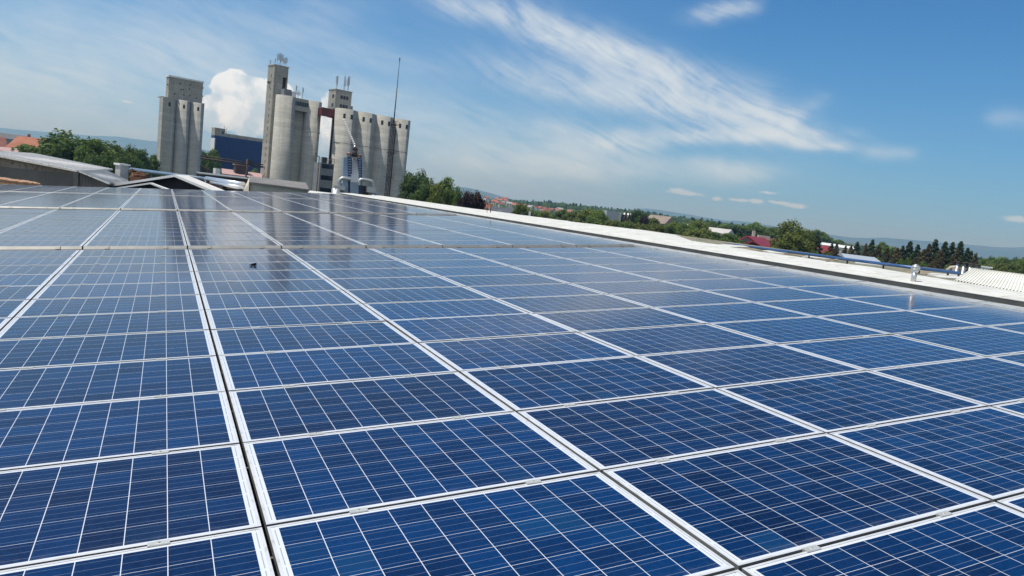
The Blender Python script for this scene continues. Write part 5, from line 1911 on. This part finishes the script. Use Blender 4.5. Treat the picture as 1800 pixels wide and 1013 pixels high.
# grey box building
f = Fac(1085, 290, 18, v=380)
t = empty('office_block', f.M, 'pale grey windowless box building with a dark glass end among the trees', 'building')
x0, x1, x2 = f.x(1067, 371), f.x(1089, 375), f.x(1098, 377)
zt = f.z(1078, 371.5)
MB().box(x0, x1, 0, 10, 0, zt).build('wall', mat('pale grey cladding', (.36, .39, .41), (.42, .45, .46), .3, .7), t)
MB().box(x1, x1 + .9, .1, 10, 0, zt - .1).build('beige_strip', M_CREAM, t)
MB().box(x1 + .9, x2, .0, 10, 0, zt - .8).build('glass_wall', mat('blue dark glass', (.02, .035, .06), rough=.12), t)
house(1108, 375.5, 320, 20, 5, .8, 12, 0, M_WHITE, M_WHITE, 'white hall right of the grey box building', cat='hall', name='hall')
house(1152, 378, 300, 36, 4, 3.2, 14, -20, M_WALLB, mat('brown sheet roof', (.24, .19, .15), (.30, .25, .20), .4, .85), 'hall with a broad brown roof among the trees', cat='hall', name='hall', windows=3)
house(1224, 394.5, 380, 30, 5, 1.0, 12, -10, M_WHITE, M_WHITE, 'long low white shed behind the round dark tree', cat='hall', name='hall')
house(1260, 401, 300, 36, 4, 1.9, 12, -14, M_HWALL, mat('pale ribbed roof', (.48, .46, .42), (.58, .55, .52), .6, .8), 'shed with a pale ribbed roof left of the red roof', cat='hall', name='hall')
house(1308, 412.5, 420, 16, 4, 1.0, 10, 0, M_WHITE, M_WHITE, 'small white hall behind the red roofed building', cat='hall', name='hall')
# blue lattice frame
f = Fac(942, 240, 0, v=370)
b = MB()
for (u0, v0, u1, v1) in ((939, 372, 941, 366), (941, 366, 944, 366), (944, 366, 946, 372), (943, 373, 945, 366.5), (945, 366.5, 947, 373), (940, 370, 946, 370), (939.5, 372, 944, 366)):
    b.tube(f.P(u0, v0, 0), f.P(u1, v1, 0), .10, n=5)
b.tube(f.P(940, 371, 0), (f.P(940, 371, 0).x, 0, 0), .12, n=5)
b.tube(f.P(946, 371, 0), (f.P(946, 371, 0).x, 0, 0), .12, n=5)
tag(b.build('steel_frame', mat('pale blue steel', (.20, .28, .36), (.28, .36, .44), 1, .6), None, f.M), 'pale blue steel frame tower among the trees beyond the ridge', 'frame')
# red roofed building
M_REDSHEET = mat('bright red metal roof', (0.22, 0.020, 0.030), (0.29, 0.035, 0.045), 0.8, .55)
D = 190
t = empty('red_roofed_building', (0, 0, 0), 'building with twin gables under a bright red sheet roof beyond the pipe', 'building')
pk, le, re = at(1312, 414.3, D), at(1291, 424.5, D), at(1344, 435.5, D)
bp, be = at(1364, 420.5, D + 24), at(1372, 437, D + 12)
MB().slab([pk, re, be, bp], .3).build('roof', M_REDSHEET, t)
b2 = at(1290, 424.5, D + 24)
MB().slab([le, pk, bp, le + (bp - pk)], .3).build('roof', M_REDSHEET, t)
b = MB()
b.face([le - Vector((0, 0, .3)), Vector((le.x, le.y, 0)), Vector((re.x, re.y, 0)), re - Vector((0, 0, .3)), pk - Vector((0, 0, .35))])
b.face([be - Vector((0, 0, .3)), Vector((be.x, be.y, 0)), Vector((re.x, re.y, 0)), re - Vector((0, 0, .3))][::-1])
b.build('wall', M_WALLD, t)
pk2, le2, re2 = at(1322.5, 423.4, D - 6), at(1302, 432, D - 6), at(1345, 436.5, D - 6)
bk2 = at(1327, 424.5, D + 2)
MB().slab([le2, pk2, bk2, le2 + (bk2 - pk2)], .3).build('porch_roof', M_REDSHEET, t)
MB().slab([pk2, re2, re2 + (bk2 - pk2), bk2], .3).build('porch_roof', M_REDSHEET, t)
b = MB()
o2 = Vector((0, .8, -.3))
b.face([le2 + o2, Vector((le2.x, le2.y + .8, 0)), Vector((re2.x, re2.y + .8, 0)), re2 + o2, pk2 + o2])
b.build('porch_gable', mat('dark red boarding', (.10, .02, .02), (.15, .04, .035), 1, .8), t)
q = at(1325.6, 406.0, D + 10)
MB().box(q.x - .35, q.x + .35, q.y - .35, q.y + .35, q.z - 3.2, q.z).build('chimney', M_CREAM, t)
q = at(1343, 414.5, D + 14)
MB().box(q.x - 1.7, q.x + 1.7, q.y - .5, q.y + .5, q.z - 1.2, q.z).build('roof_vent', M_CREAM, t)
house(1443, 432, 230, 38, 4, 2.2, 10, 12, M_WALLB, M_REDSHEET, 'second red sheet roof partly hidden by the ragged tree', name='red_roofed_building', cat='building')
# white curved roofs
for i, (u, v, w, D_) in enumerate(((1462, 428.5, 26, 420), (1490, 432.5, 30, 400), (1548, 437.5, 16, 420), (1562, 448.5, 18, 300))):
    house(u, v, D_, w, 5, 1.2, 12, 5, M_HWALL, M_WHITE, 'low white roofed hall behind the conifers, %s from the left' % ORD[i + 1], name='hall', cat='hall', group='white halls behind the conifers')
b = MB()
house(1519, 452.5, 120, 46, 4, .5, 22, 5, M_GREYSTEEL, mat('pale blue grey sheet', (.33, .37, .42), (.42, .46, .50), .6, .7), 'low blue grey sheet roof in front of the conifers', name='shed', cat='shed')
house(1280, 428.5, 150, 36, 3, .5, 22, 0, M_GREYSTEEL, M_SHEET2, 'low grey sheet roof just beyond the pipe left of the red roof', name='shed', cat='shed')
# pale posts at the back of the ridge
for i, (u, vt, vb, D_) in enumerate(((860.5, 365, 371, 240), (931.5, 372, 379, 150))):
    f = Fac(u, D_, 0, v=vt)
    x, z = f.p(u, vt)
    MB_ = MB().box(x - .22, x + .22, 0, .4, 0, z)
    tag(MB_.build('white_post', M_WHITE, None, f.M), 'short thick white post beyond the ridge, %s of two' % ('left one', 'right one')[i], 'post', 'white posts beyond the ridge')

# tiny bird high in the sky left of the big cirrus
q = at(843, 142, 90)
b = MB()
b.tube((-.08, 0, 0), (.08, 0, .01), .022, .01, n=6)
b.face([(-.03, .0, .01), (.03, .0, .01), (.0, .17, .05)])
b.face([(-.03, .0, .01), (.03, .0, .01), (.0, -.17, .05)])
tag(b.build('bird', M_BLACK, None, Matrix.Translation(q)), 'tiny dark bird flying high above the spire and bins', 'bird')

# ------------------------------------------------------------------ haze
hb = MB().box(-13900, 13900, -900, 10500, -9.0, 240)
hz_ = bpy.data.materials.new('haze air')
hz_.use_nodes = True
t = NT(hz_.node_tree)
t.n.clear()
pv = t.new('ShaderNodeVolumePrincipled')
pv.inputs['Color'].default_value = (0.24, 0.56, 1.0, 1)
pv.inputs['Absorption Color'].default_value = (1, 1, 1, 1)
pv.inputs['Density'].default_value = 0.00018
pv.inputs['Anisotropy'].default_value = 0.2
t.l.new(pv.outputs[0], t.new('ShaderNodeOutputMaterial').inputs['Volume'])
o = hb.build('haze', hz_)
tag(o, kind='stuff', label='pale blue summer haze over the plain and hills')
